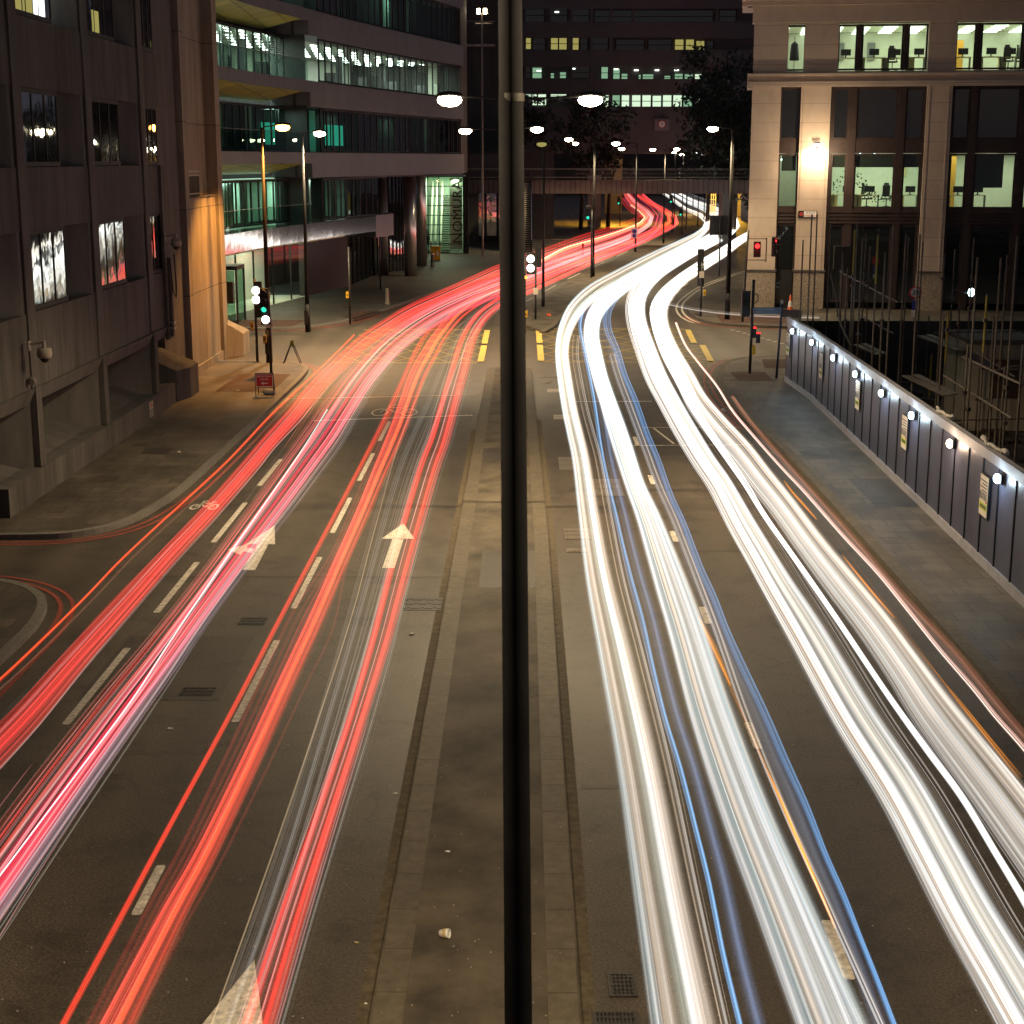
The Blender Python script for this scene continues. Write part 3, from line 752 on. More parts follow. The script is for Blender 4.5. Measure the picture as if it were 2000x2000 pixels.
# CCTV cameras and pipe
def cctv(y, z, label):
    t = thing('security_camera', label, 'camera', (FX+0.16,y,z), 'cameras on the concrete building')
    n = MB(); n.box(FX+0.16,FX+0.2,y-0.1,y+0.1,z-0.12,z+0.12); n.tube((FX+0.2,y,z+0.05),(FX+0.55,y,z+0.1),0.03); n.tube((FX+0.55,y,z+0.13),(FX+0.55,y,z-0.05),0.05); n.build('bracket', M['cabin'], t)
    n = MB(); n.lathe((FX+0.55,y,z-0.3),[(0.02,0.25),(0.17,0.24),(0.19,0.12),(0.17,0.02),(0.14,0.0)],14); n.build('housing', M['cabin'], t, True)
    n = MB(); n.ball((FX+0.55,y,z-0.3),0.12,0.12,0.12); n.build('dome', M['plastic'], t, True)
cctv(38.7,4.0,'cream dome camera on the concrete wall at the far left edge')
cctv(54.2,5.9,'dome camera at the building corner beside the downpipe')
t = thing('junction_box', 'small grey floodlight fitting low on the concrete wall below the camera', 'light fitting', (FX+0.02,38.9,3.1))
n = MB(); n.ball((FX+0.12,38.9,3.1),0.12,0.12,0.1,8,5,0.15); n.build('housing', M['rail'], t); n = MB(); n.tube((FX,38.9,3.1),(FX+0.1,38.9,3.1),0.03); n.build('stem', M['rail'], t)
t = thing('downpipe', 'grey service pipe with looping cable at the end of the concrete building', 'pipe', (FX+0.2,54.6,2.6))
n = MB(); n.tube((FX+0.2,54.55,2.5),(FX+0.2,54.55,5.2),0.07); n.build('pipe', M['concrete'], t)
n = MB(); n.path([(FX+0.3,54.2,5.2),(FX+0.35,54.25,4.1),(FX+0.4,54.5,3.85),(FX+0.35,54.8,4.2),(FX+0.3,54.9,5.3)],0.025); n.build('cable', M['plastic'], t)
for z in (2.75,2.95): n = MB(); n.box(FX+0.1,FX+0.3,54.4,54.75,z,z+0.06); n.build('clip', M['rail'], t)
# link wall between the two concrete blocks
n = MB(); n.box(-20,-14.6,yE+0.01,61.3,0,20); n.box(-14.6,-13.2,57.7,61.3,0,20)
tag(n.build('link_wall', M['concrete']), 'recessed dark concrete wall joining the two left-hand blocks', 'wall')

# =================================================================== LEFT: concrete stair tower
TX = -13.0
bT = thing('concrete_stair_tower', 'tall concrete tower with sodium-lit lower wall beside the lane signals', 'building', (TX,65,0))
n = MB(); n.box(-20,TX-0.45,61.4,70.3,0,20); n.build('shaft_wall', M['towerc'], bT)
for ya,yb,nm in ((61.4,62.15,'pier'),(68.0,69.0,'pier')):
    n = MB(); n.box(TX-0.45,TX+0.02,ya,yb,0.0,20); n.build(nm, M['towerc'], bT)
n = MB(); n.box(TX-0.44,TX-0.08,62.45,67.75,0.0,7.0); n.box(TX-0.08,TX+0.0,62.2,68.0,0,0.42); n.build('lower_wall', M['towerc'], bT)
n = MB(); n.box(TX-0.44,TX-0.02,62.45,67.75,7.001,7.06); n.build('coping', M['concrete'], bT)
n = MB(); n.slab([(TX+0.03,68.6),(TX+0.62,69.3),(TX+0.62,70.8),(TX-0.4,70.8),(TX-0.4,68.6)],[1.5,1.0,1.0,1.5,1.6]); n.build('corner_buttress', M['towerc'], bT)
t = thing('balcony_railing', 'short balustrade with orange-lit top rail above the lower tower wall', 'railing', (TX,63.5,7.06))
n = MB()
for z in (7.15,7.85,8.0): n.box(TX-0.12,TX-0.05,62.2,64.5,z,z+(0.06 if z > 7.9 else 0.04))
n.build('rails', M['rail'], t)
n = MB()
for i in range(13): n.tube((TX-0.08,62.25+0.185*i,7.06),(TX-0.08,62.25+0.185*i,7.86),0.015,n=6)
n.build('balusters', M['blackmetal'], t)

# =================================================================== LEFT: curved glass-banded office
bC = thing('banded_glass_office', 'curved office of glass storeys and grey bands with a lit second floor', 'building', (-12,95,0))
base = smooth([(-15.4,66),(-14.7,76),(-13.75,84),(-12.4,91),(-10.95,98),(-9.2,105),(-7.35,112),(-5.5,118.5),(-4.35,123.2)], 6)
def resample(path, step):
    P = [Vector(p) for p in path]; out = [P[0]]; acc = 0
    for a, b in zip(P, P[1:]):
        L = (b-a).length; t = step-acc
        while t <= L: out.append(a+(b-a)*t/L); t += step
        acc = L-(t-step)
    return [tuple(p) for p in out]
bp = resample(base, 1.15)
NB = len(bp)
def inn(i0, d): return offset(bp, d)   # positive offset = to the left / inside
ins = offset(bp, 1.0)
def inside(k): return offset(bp, k)
# which sign is inwards? plan runs away from camera with inside on the left (-x): offset() left normal
tops = [4.9, 8.88, 12.85, 16.75, 20.85]
iS = next(i for i,p in enumerate(bp) if p[1] > 92)       # balconies end here
def ribbon(n, pa, pb, z0, z1):
    for i in range(len(pa)-1):
        n.poly([pa[i],pa[i+1],pb[i+1],pb[i]], z0, z1)
for k, zt in enumerate(tops):
    if k == 0: continue
    n = MB()
    ribbon(n, bp[:iS+1], inside(2.4)[:iS+1], zt-0.62, zt)
    ribbon(n, bp[iS:], inside(2.4)[iS:], zt-1.42, zt-0.001)
    n.build('grey_band', M['fascia'], bC)
    # sloping gold soffit under the balcony
    n = MB(); a = offset(bp,0.05); b = offset(bp,2.3)
    for i in range(iS-1):
        zz = zt-0.625
        n.add([(a[i][0],a[i][1],zz),(a[i+1][0],a[i+1][1],zz),(b[i+1][0],b[i+1][1],zz-0.55),(b[i][0],b[i][1],zz-0.55)],[(0,1,2,3)])
    n.build('gold_soffit', M['soffit'], bC)
# polished band above the ground floor that mirrors the traffic
i0e = next(i for i,p in enumerate(bp) if p[1] > 104)
n = MB(); ribbon(n, bp[:i0e], inside(2.0)[:i0e], 3.95, 4.9); n.build('polished_band', M['mirror'], bC)
n = MB(); ribbon(n, inside(0.1)[:iS+6], inside(3.0)[:iS+6], 3.85, 3.94); n.build('entrance_soffit', M['soffit'], bC)
n = MB(); ribbon(n, inside(0.12)[iS+6:], inside(6)[iS+6:], 7.35, 7.45); n.build('colonnade_soffit', M['dark'], bC)
# storeys: glass, mullions, interiors
def storey(k, z0, z1, mode):
    for i in range(1, NB-1, 3):
        j = min(i+3, NB-1)
        if k == 1 and bp[j][1] > 105.5: break
        bal = bp[i][1] < 92
        d = 1.55 if bal else 0.22
        gl = offset(bp, d)
        fr = MB()
        for q in range(i, j):
            a = Vector(gl[q]); b = Vector(gl[q+1]); mid = (a+b)/2
            ang = math.atan2((b-a).y,(b-a).x)
            fr.cbox((a.x,a.y,(z0+z1)/2), 0.13, 0.07, z1-z0, rz=ang)
            if random.random() < 0.25: fr.cbox(((a*0.4+b*0.6).x,(a*0.4+b*0.6).y,(z0+z1)/2), 0.06, 0.06, z1-z0, rz=ang)
        a, b = Vector(gl[i]), Vector(gl[j]); ang = math.atan2((b-a).y,(b-a).x); m2 = (a+b)/2
        fr.cbox((m2.x,m2.y,z0+0.05),(b-a).length,0.12,0.10,rz=ang); fr.cbox((m2.x,m2.y,z1-0.06),(b-a).length,0.12,0.12,rz=ang)
        f = fr.build('window', M['frame'], bC)
        pn = MB()
        for q in range(i, j):
            a = gl[q]; b = gl[q+1]
            pn.quad((a[0],a[1],z0),(b[0],b[1],z0),(b[0],b[1],z1),(a[0],a[1],z1))
        if mode == 'lit': m = M['clearglass']
        elif mode == 'tint': m = M['greenglass'] if random.random() < 0.75 else M['darkglass']
        elif mode == 'half': m = M['greenglass'] if bp[i][1] < 101 else M['darkglass']
        else: m = M['darkglass']
        pn.build('pane', m, f)
storey(4, 16.78, 19.4, 'tint'); storey(3, 12.88, 15.3, 'lit'); storey(2, 8.92, 11.4, 'tint'); storey(1, 4.95, 7.4, 'half')
def interior(z0, z1, i0, i1, depth, m, tubes, power, step=2):
    a, b = offset(bp, 1.7)[i0:i1+1], offset(bp, depth)[i0:i1+1]
    n = MB()
    for i in range(len(a)-1):
        n.quad((b[i][0],b[i][1],z0),(b[i+1][0],b[i+1][1],z0),(b[i+1][0],b[i+1][1],z1),(b[i][0],b[i][1],z1))
        n.quad((a[i][0],a[i][1],z1-0.01),(a[i+1][0],a[i+1][1],z1-0.01),(b[i+1][0],b[i+1][1],z1-0.01),(b[i][0],b[i][1],z1-0.01))
    n.quad((a[0][0],a[0][1],z0),(b[0][0],b[0][1],z0),(b[0][0],b[0][1],z1),(a[0][0],a[0][1],z1))
    n.quad((a[-1][0],a[-1][1],z0),(b[-1][0],b[-1][1],z0),(b[-1][0],b[-1][1],z1),(a[-1][0],a[-1][1],z1))
    n.build('interior_walls', m, bC)
    for r in range(tubes):
        n = MB(); c = offset(bp, 2.4+r*(depth-3.0)/max(1,tubes))
        for i in range(i0, i1, step):
            p, q = Vector(c[i]), Vector(c[i+1]); mid = (p+q)/2; ang = math.atan2((q-p).y,(q-p).x)
            n.cbox((mid.x,mid.y,z1-0.06),0.75,0.14,0.05,rz=ang)
        n.build('ceiling_lights', M['tubeC'], bC)['kind'] = 'stuff'
    c = offset(bp, 2.6)
    for i in range(i0+2, i1, 6):
        light('office_light', 'AREA', (c[i][0],c[i][1],z1-0.15), power, (0.78,1.0,0.86), 2.0, (0,0,0))
interior(12.86, 15.32, 1, NB-2, 8.0, M['roomwhite'], 6, 480)
interior(4.93, 7.42, 1, iS+9, 4.0, M['roomgreen'], 0, 190)
# interior columns, blinds and partitions that break the lit floor up
n = MB()
c1, c2, c3 = offset(bp,2.0), offset(bp,4.5), offset(bp,0.45)
for i in range(3, NB-3):
    if i % 7 == 3: n.cbox((c2[i][0],c2[i][1],14.05),0.45,0.45,2.4)
    if i % 5 == 1: n.cbox((c1[i][0],c1[i][1],13.3),0.7,0.5,0.9)
n.split('office_furniture', M['dark'], bC)
n = MB()
c1 = offset(bp,1.7); c4 = offset(bp,0.5)
for i in range(2, NB-3):
    cc = c1 if bp[i][1] < 92 else c4
    if random.random() < 0.30:
        a, b = Vector(cc[i]), Vector(cc[i+1]); h = random.choice((0.9,1.6,2.4))
        for s in range(int(h/0.11)): 
            z = 15.28-s*0.11; n.add([(a.x,a.y,z),(b.x,b.y,z),(b.x,b.y,z-0.055),(a.x,a.y,z-0.055)],[(0,1,2,3)])
n.build('window_blinds', M['roomgreen'], bC)['kind'] = 'stuff'
for za_, zb_, pr_, pw_ in ((8.95,11.35,0.22,26),(16.8,19.35,0.30,34)):
    n = MB(); cc = offset(bp,1.72)
    for i in range(2, NB-3):
        if random.random() < pr_:
            a, b = Vector(cc[i]), Vector(cc[i+1]); b = a+(b-a)*random.uniform(0.5,1.0); n.quad((a.x,a.y,za_),(b.x,b.y,za_),(b.x,b.y,zb_),(a.x,a.y,zb_))
    n.split('pale_backing_sheet', M['roomgreen'], bC)  # pale sheets added behind the glass to make these storeys look brighter
    cc = offset(bp, 1.1)
    for i in range(4, NB-3, 9): light('office_light','AREA',(cc[i][0],cc[i][1],zb_-0.1),pw_,(0.6,1.0,0.82),0.8)  # lamps added to light the sheets on these two storeys
n = MB()
for i in range(2, iS+8):
    if random.random() < 0.6:
        a, b = Vector(offset(bp,1.75)[i]), Vector(offset(bp,1.75)[i+1]); n.quad((a.x,a.y,4.95),(b.x,b.y,4.95),(b.x,b.y,7.4),(a.x,a.y,7.4))
n.split('pale_backing_sheet', M['roomgreen'], bC)
# a few teal-lit rooms on the dark floor
for i in (9,20,21,26,27,28):
    cc = offset(bp, 1.7 if bp[i][1] < 92 else 0.4)
    a, b = Vector(cc[i]), Vector(cc[i+1]); 
    n = MB(); n.quad((a.x,a.y,9.3),(b.x,b.y,9.3),(b.x,b.y,10.5),(a.x,a.y,10.5)); n.build('teal_lit_screen', M['winteal'], bC)
n = MB(); c0, c9 = offset(bp,0.25), offset(bp,2.3)
for z0, z1 in ((4.95,7.4),(8.92,11.4),(12.88,15.3),(16.78,19.4)):
    n.poly([c0[iS],c9[iS],(c9[iS][0],c9[iS][1]+0.15),(c0[iS][0],c0[iS][1]+0.15)], z0-0.05, z1+1.5 if z1 < 15 and z1 > 11 and False else z1+0.1)
n.split('balcony_end_wall', M['dark'], bC)
n = MB(); cA, cB = offset(bp,8.2), offset(bp,8.5)
ribbon(n, cA, cB, 0, 22.5); n.build('core_wall', M['dark'], bC)
for za_, zb_ in ((8.9,11.45),(16.8,22.4)): n = MB(); ribbon(n, offset(bp,1.9), offset(bp,2.1), za_, zb_); n.build('unlit_inner_wall', M['dark'], bC)
for zt in (4.9, 8.88, 12.85):       # balcony balustrades
    n = MB(); a = offset(bp,0.10)
    for i in range(1, iS): n.quad((a[i][0],a[i][1],zt),(a[i+1][0],a[i+1][1],zt),(a[i+1][0],a[i+1][1],zt+1.1),(a[i][0],a[i][1],zt+1.1))
    g_ = n.build('glass_balustrade', M['greenglass'], bC)
    n = MB()
    for i in range(1, iS): n.tube((a[i][0],a[i][1],zt+1.1),(a[i+1][0],a[i+1][1],zt+1.1),0.02,n=5)
    n.build('handrail', M['rail'], g_)
# ground floor: lobby glazing, dark cladding, glazing
gp = smooth([(-17.5,80.6),(-15.9,87.4),(-13.7,99.4),(-12.1,106.4),(-10.9,118.3),(-9.2,122.5)], 8)
def seg(y0, y1): return [p for p in gp if y0 <= p[1] <= y1]
def wallp(n, pts, z0, z1):
    for a, b in zip(pts, pts[1:]): n.quad((a[0],a[1],z0),(b[0],b[1],z0),(b[0],b[1],z1),(a[0],a[1],z1))
n = MB(); wallp(n, seg(80,99.5), 0.12, 3.86); lob = n.build('lobby_glazing', M['clearglass'], bC)
n = MB()
for i,p in enumerate(seg(80,99.5)):
    if i % 2 == 0: n.cbox((p[0],p[1],2.0),0.09,0.12,3.7)
n.build('mullions', M['frame'], lob)
n = MB(); wallp(n, [(p[0]-2.6,p[1]+0.4) for p in seg(80,99.5)], 0.12, 3.86); n.quad((-20.3,80.5,0.125),(-17.4,80.5,0.125),(-13.5,100,0.125),(-16.3,100,0.125)); n.build('lobby_wall', M['roomwhite'], bC)
n = MB(); n.cbox((-18.2,86.5,2.4),0.3,1.0,2.6); n.cbox((-17.2,90.5,2.0),0.25,0.7,3.4); n.build('lobby_screen', M['dark'], bC)
light('lobby_light','AREA',(-17.0,88,3.7),150,(1.0,0.93,0.66),3.0); light('lobby_light','AREA',(-15.2,95.5,3.7),120,(1.0,0.93,0.66),3.0)
n = MB(); s_ = seg(99.4,108); ribbon(n, s_, [(p[0]-0.4,p[1]) for p in s_], 0, 7.3); n.build('dark_clad_wall', M['dark'], bC)
n = MB(); s_ = seg(107.4,123); wallp(n, s_, 0.1, 7.3); f_ = n.build('shop_glazing', M['darkglass'], bC)
n = MB()
for i,p in enumerate(s_): n.cbox((p[0]+0.03,p[1],3.7),0.06,0.10,7.2)
n.build('mullions', M['frame'], f_)
n = MB(); n.box(-13.2,-13.05,103.6,105.0,0.1,2.6); n.build('service_door', M['frame'], bC)
n = MB(); n.box(-13.04,-13.0,104.2,104.35,1.1,1.5); n.build('door_plate', M['kerbpale'], bC)
n = MB(); n.poly([bp[i0e-1],bp[i0e+2],(bp[i0e+2][0]-0.4,bp[i0e+2][1]+3),(bp[i0e-1][0]-2,bp[i0e-1][1]+2)],3.55,4.95); n.build('canopy_box', M['fascia'], bC)
for x_, y_ in ((-10.35,117.3),(-8.35,116.9),(-8.3,128.2)):
    n = MB(); n.tube((x_,y_,0.1),(x_,y_,11.4 if y_ > 120 else 7.4),0.33 if x_ < -9 else 0.45,n=24); n.build('steel_column', M['steelcol'], bC, True)
# amber-lit lift lobby behind the columns
n = MB(); n.box(-9.6,-9.3,129,131.5,3.9,7.3); n.build('amber_lit_wall', M['orangewall'], bC); light('lobby_light','POINT',(-8.6,130,6.4),70,(1,0.62,0.1),0.1)
# end wall
n = MB(); e = bp[-2]; n.box(e[0]-9, e[0]+0.05, e[1]+0.6, e[1]+14, 7.45, 22); n.build('end_wall', M['dark'], bC)
for o_, y0_ in ((1,100),): pass

# revolving-door box at the lobby
t = thing('glass_draught_lobby', 'black framed glass entrance box at the left of the lobby glazing', 'entrance', (-15.3,80.2,0))
n = MB()
for x_,y_ in ((-16.6,82),(-14.9,82),(-16.6,84.2),(-14.9,84.2)): n.box(x_-0.05,x_+0.05,y_-0.05,y_+0.05,0.12,2.9)
n.box(-16.65,-14.85,81.95,84.25,2.9,3.1); n.box(-16.6,-14.9,81.96,82.04,0.13,0.3); n.build('frame', M['blackmetal'], t)
n = MB(); n.box(-14.91,-14.89,82.1,84.1,0.2,2.88); n.box(-16.5,-15.0,81.99,82.01,0.3,2.88); n.build('glass', M['greenglass'], t)

# =================================================================== glazed stair hall with the vertical lettering
bS = thing('glazed_escalator_hall', 'lit glass wall showing an escalator and tall vertical lettering NOMURA', 'building', (-7.3,144.7,0))
x0,x1,yS,zt = -9.05,-5.5,144.7,6.95
n = MB(); n.quad((x0,yS,0.12),(x1,yS,0.12),(x1,yS,zt),(x0,yS,zt)); n.build('glass_wall', M['clearglass'], bS)
n = MB()
for i in range(9): n.box(x0,x1+0.4,yS-0.06,yS-0.002,0.1+i*0.855,0.17+i*0.855)
for x_ in (x0,x0+1.35,x0+0.35): n.box(x_-0.04,x_+0.04,yS-0.07,yS-0.003,0.18,zt)
n.box(x1-0.05,x1+0.45,yS+0.02,yS+0.5,0,zt); n.build('glazing_bars', M['frame'], bS)
n = MB(); n.box(x0,x1,yS+6,yS+6.1,0,zt); n.box(x0-0.1,x0,yS+0.3,yS+6,0,zt); n.box(x0,x1,yS+0.3,yS+6,zt,zt+0.1); n.box(x1,x1+0.1,yS+0.5,yS+6,0,zt); n.build('interior_walls', M['roomgreen'], bS)
n = MB()
for i in range(26): n.box(x0+1.45,x0+2.2,yS+1.2+0.17*i,yS+1.37+0.17*i,0.2+0.2*i-0.08,0.2+0.2*i)
n.build('escalator_steps', M['iron'], bS)
n = MB()
for xx in (x0+0.45,x0+0.85,x0+1.35,x0+2.25):
    n.add([(xx,yS+1.0,0.2),(xx+0.14,yS+1.0,0.2),(xx+0.14,yS+5.6,5.6),(xx,yS+5.6,5.6),(xx,yS+1.0,1.2),(xx+0.14,yS+1.0,1.2),(xx+0.14,yS+5.6,6.5),(xx,yS+5.6,6.5)],[(0,1,2,3),(4,5,6,7),(0,1,5,4),(0,3,7,4),(1,2,6,5)])
n.build('escalator_side', M['roomwhite'], bS)
light('hall_light','AREA',((x0+x1)/2,yS+3,zt-0.15),420,(0.88,1,0.72),2.8)
n = MB(); n.box(x1-1.25,x1-0.12,yS+0.3,yS+0.35,0.5,zt-0.1); n.build('pale_banner', mat('pale_green_banner',(0.62,0.80,0.58),0.7), bS)
light('hall_light','AREA',(x1-0.7,yS-0.0+0.22,6.7),50,(0.88,1,0.72),0.2)
text('NOMURA', (x1-0.52,yS+0.285,3.85), 1.28, M['frame'], bS, rot=(R(90),R(-90),0), name='vertical_lettering', sx=1.02, sy=0.95)
# dark glass pavilion right of it
bP = thing('dark_glass_pavilion', 'dark glazed wall left of the black pole mirroring the traffic', 'building', (-3.6,156,0))
n = MB(); n.box(-6.3,-0.9,158.1,170,0,9); n.build('wall', M['dark'], bP)
n = MB()
for i in range(4): n.box(-6.1+1.2*i,-5.15+1.2*i,157.98,158.09,1.1,6.5)
n.build('mirroring_glazing', M['mirrorglass'], bP)
n = MB(); n.box(-7,-0.5,157.4,158.0,0,0.45); n.build('step', M['kerb'], bP)

# yellow bin, planter shrub, bollards
t = thing('yellow_grit_bin', 'yellow box with white sticker beside the glazed hall', 'bin', (-8.0,135.5,0.12))
n = MB(); n.box(-7.95,-7.15,135.3,135.9,0.12,1.15); n.box(-7.98,-7.12,135.27,135.93,1.15,1.3); n.build('body', M['yellowplastic'], t, bevel=0.02)
n = MB(); n.box(-7.45,-7.25,135.29,135.30,0.5,0.85); n.box(-7.85,-7.65,135.29,135.30,0.45,0.7); n.build('sticker', M['signwhite'], t)
def shrub(name, c, r, h, label, planter, parentcat='shrub'):
    t = thing(name, label, parentcat, (c[0],c[1],0.12))
    if planter:
        n = MB(); n.box(c[0]-0.8,c[0]+0.5,c[1]-0.4,c[1]+0.6,0.12,0.95); n.build('planter_box', M['concrete'], t)
    n = MB()
    for i in range(700):
        a = random.uniform(0,6.28); rr = r*random.random()**0.5; z = 0.9+random.random()*h; k = 1-abs(z-0.9-h*0.45)/h
        p = Vector((c[0]+rr*k*math.cos(a), c[1]+rr*k*math.sin(a), z)); s = random.uniform(0.05,0.12)
        u = Vector((random.gauss(0,1),random.gauss(0,1),random.gauss(0,1))).normalized()*s; v = u.orthogonal().normalized()*s*0.7
        n.quad(p-u-v,p+u-v,p+u+v,p-u+v)
    n.build('foliage', M['leaf'], t)
    n = MB(); n.tube((c[0],c[1],0.9),(c[0],c[1],0.9+h*0.6),0.05,0.02); n.build('stem', M['bark'], t)
shrub('planter_shrub', (-8.9,138,0), 0.75, 2.0, 'leafy shrub in a concrete planter before the glazed escalator hall', True)
def bollard(x, y, h, r, m, label, cap=None):
    t = thing('bollard', label, 'bollard', (x,y,0.12))
    n = MB(); n.lathe((x,y,0.12),[(r*1.25,0),(r*1.25,0.08),(r,0.12),(r*0.85,h-0.12),(r*0.95,h-0.08),(r*0.6,h),(0.001,h+0.02)],12); n.build('post', m, t, True)
    if cap: n = MB(); n.lathe((x,y,0.12),[(r*0.99,h-0.16),(r*1.0,h-0.1),(r*0.97,h-0.085)],12); n.build('band', cap, t)
bollard(-8.1,93.6,0.95,0.12,M['cabin'],'short pale stone bollard on the plaza near the red trails')
bollard(-7.35,127.5,1.1,0.14,M['blackmetal'],'black bollard with a white band before the yellow bin', M['signwhite'])
# =================================================================== RIGHT: stone office building
A10 = R(8)
DO = Vector((13.15, 91.3, 0)); DM = Matrix.Translation(DO) @ Matrix.Rotation(-A10, 4, 'Z')   # local: x along the front, -y to the camera
Du, Dn = Vector((math.cos(A10), -math.sin(A10), 0)), Vector((math.sin(A10), math.cos(A10), 0))
def SZ(px, py, depth=0.0):
    d = ray(px, py); o = DO + Dn*depth
    t = Dn.dot(o) / Dn.dot(d) if Dn.dot(d) else 0
    # ray starts at (0,0,H)
    t = (Dn.dot(o) - 0) / (Dn.x*d.x + Dn.y*d.y)
    p = Vector((d.x*t, d.y*t, H+d.z*t)); return (p-DO).dot(Du), p.z
def S(px, py=311): return SZ(px, py)[0]
def Z(py, px=1640): return SZ(px, py)[1]
bD = thing('stone_office_building', 'pale stone corner office with lit upper windows and dark bronze bays on the right', 'building', tuple(DO))
SPL = ('bronze_spandrel','upper_mullion','bay_jamb','room_partition','roller_blind','grey_screen','orange_partition','louvres','floor_slab','pier_fillet','room_back_wall')
def db(name, boxes, m, par=None, **k):
    n = MB(DM)
    for b in boxes: n.box(*b)
    if len(boxes) > 1 and name in SPL: return n.split(name, m, par or bD)[0]
    return n.build(name, m, par or bD, **k)
zg = Z(528); zc0 = Z(43); zc1 = Z(2); zb0, zb1 = Z(169), Z(143)
w0, w1, d0, d1, l0, l1, g0, g1 = Z(137), Z(47), Z(272), Z(172), Z(407), Z(300), 0.12, Z(435)
sA, sB, sC, sD, sE = S(1465), S(1521), S(1560), S(1618), S(1804)
sF, sG, sH = S(1853), S(2040), S(2085)
sEnd = sH+7.5
bays = [(sB,sC),(sD,sE),(sF,sG),(sH,sH+7)]
# back wall / floors
db('core_wall', [(sA+0.3,sEnd,7.0,16,0,zc1-0.1)], M['dark'])
db('floor_slab', [(sA+0.1,sEnd,0.5,7.0,l0-0.45,l0-0.02),(sA+0.1,sEnd,0.5,7.0,l1+0.02,l1+0.5),(sA+0.1,sEnd,0.5,7.0,w0-0.5,w0-0.02),(sA+0.1,sEnd,0.5,7.0,w1+0.05,w1+0.5)], M['roomwhite'])
# stone piers up to the string course
piersD = [(sA,sB),(sC,sD),(sE,sF),(sG,sH)]
for a,b in piersD:
    db('pier', [(a,b,0.0,0.9,zg,zb0)], M['stone'])
    db('pier_base', [(a-0.04,b+0.04,-0.06,0.9,0.1,zg-0.1)], M['granite'])
    db('base_moulding', [(a-0.10,b+0.10,-0.14,0.9,zg-0.1,zg)], M['concrete'])
for a,b in piersD[1:3]:
    db('pier_fillet', [(b-0.22,b-0.16,-0.04,0.0,zg,zb0),(a+0.12,a+0.17,-0.03,0.0,zg,zb0)], M['stone'])
db('string_course', [(sA-0.25,sEnd,-0.25,0.9,zb0,zb0+0.28),(sA-0.10,sEnd,-0.12,0.9,zb0+0.28,zb1-0.12),(sA-0.30,sEnd,-0.30,0.9,zb1-0.12,zb1)], M['stone'])
top_piers = [(sA,S(1531)),(S(1563),S(1628)),(S(1802),S(1855)),(S(2040),S(2085))]
for a,b in top_piers: db('upper_pier', [(a,b,0.0,0.9,zb1,zc0)], M['stone'])
db('cornice', [(sA-0.1,sEnd,-0.10,0.9,zc0,zc0+0.9),(sA-0.45,sEnd,-0.45,0.9,zc0+0.9,zc0+1.15),(sA-0.7,sEnd,-0.7,0.9,zc0+1.15,zc1+0.1)], M['stone'])
# return face on the left side
db('side_wall', [(sA,sA+0.9,0.9,1.2,0.1,zc0),(sA,sA+0.9,2.6,4.2,0.1,zc0),(sA,sA+0.9,1.2,2.6,0.1,w0),(sA,sA+0.9,1.2,2.6,w1,zc0),(sA-0.7,sA,0,4.2,zc0+0.9,zc1+0.1),(sA-0.3,sA,0,4.2,zb0,zb1)], M['stone'])
f = db('window', [(sA+0.02,sA+0.1,1.2,1.3,w0,w1),(sA+0.02,sA+0.1,2.5,2.6,w0,w1)], M['frame'])
db('pane', [(sA+0.05,sA+0.07,1.3,2.5,w0,w1)], M['clearglass'], f)
def win(a, b, z0, z1, glassm, y=0.35, fr=0.10, mull=()):
    bx = [(a,b,y,y+0.12,z0,z0+fr),(a,b,y,y+0.12,z1-fr,z1),(a,a+fr,y,y+0.12,z0+fr,z1-fr),(b-fr,b,y,y+0.12,z0+fr,z1-fr)]
    f = db('window', bx, M['bronze'])
    db('pane', [(a+fr,b-fr,y+0.05,y+0.065,z0+fr,z1-fr)], glassm, f)
    return f
upper = [(1531,1563),(1630,1662),(1676,1751),(1765,1798),(1857,1891),(1906,1981),(1995,2027)]
upper_off = []
def cols(py0, py1, zz0, zz1, y=0.35, g='clearglass'):
    pass
for i,(a,b) in enumerate(upper): win(S(a)-0.08, S(b)+0.08, w0, w1, M['clearglass'])
db('upper_mullion', [(S(1662)+0.08,S(1676)-0.08,0.2,0.6,w0,w1),(S(1751)+0.08,S(1765)-0.08,0.2,0.6,w0,w1),(S(1891)+0.08,S(1906)-0.08,0.2,0.6,w0,w1),(S(1981)+0.08,S(1995)-0.08,0.2,0.6,w0,w1)], M['bronze'])
sub = [(sB,sC,[(0,1)]),(sD,sE,[(0.03,0.20),(0.28,0.71),(0.79,0.98)]),(sF,sG,[(0.02,0.20),(0.28,0.72),(0.80,0.98)]),(sH,sH+7,[(0.02,0.2),(0.28,0.72),(0.8,0.98)])]
for a,b,ws in sub:
    L = b-a
    db('bronze_spandrel', [(a,b,0.30,0.7,d0,l1+0.02),(a,b,0.30,0.7,l0-0.9,l0),(a,b,0.30,0.7,d1,zb0)], M['bronze'])
    db('louvres', [(a,b,0.22,0.30,l0-0.85+0.2*i,l0-0.73+0.2*i) for i in range(4)], M['bronze'])
    for k,(u,v) in enumerate(ws):
        win(a+L*u, a+L*v, d0, d1, M['darkglass']); win(a+L*u, a+L*v, l0, l1, M['clearglass']); win(a+L*u, a+L*v, 0.5, l0-0.92, M['darkglass'])
        if k+1 < len(ws): db('bay_mullion', [(a+L*v,a+L*ws[k+1][0],0.25,0.62,0.15,zb0)], M['bronze'])
    if ws[0][0] > 0: db('bay_jamb', [(a,a+L*ws[0][0],0.25,0.62,0.15,zb0),(a+L*ws[-1][1],b,0.25,0.62,0.15,zb0)], M['bronze'])
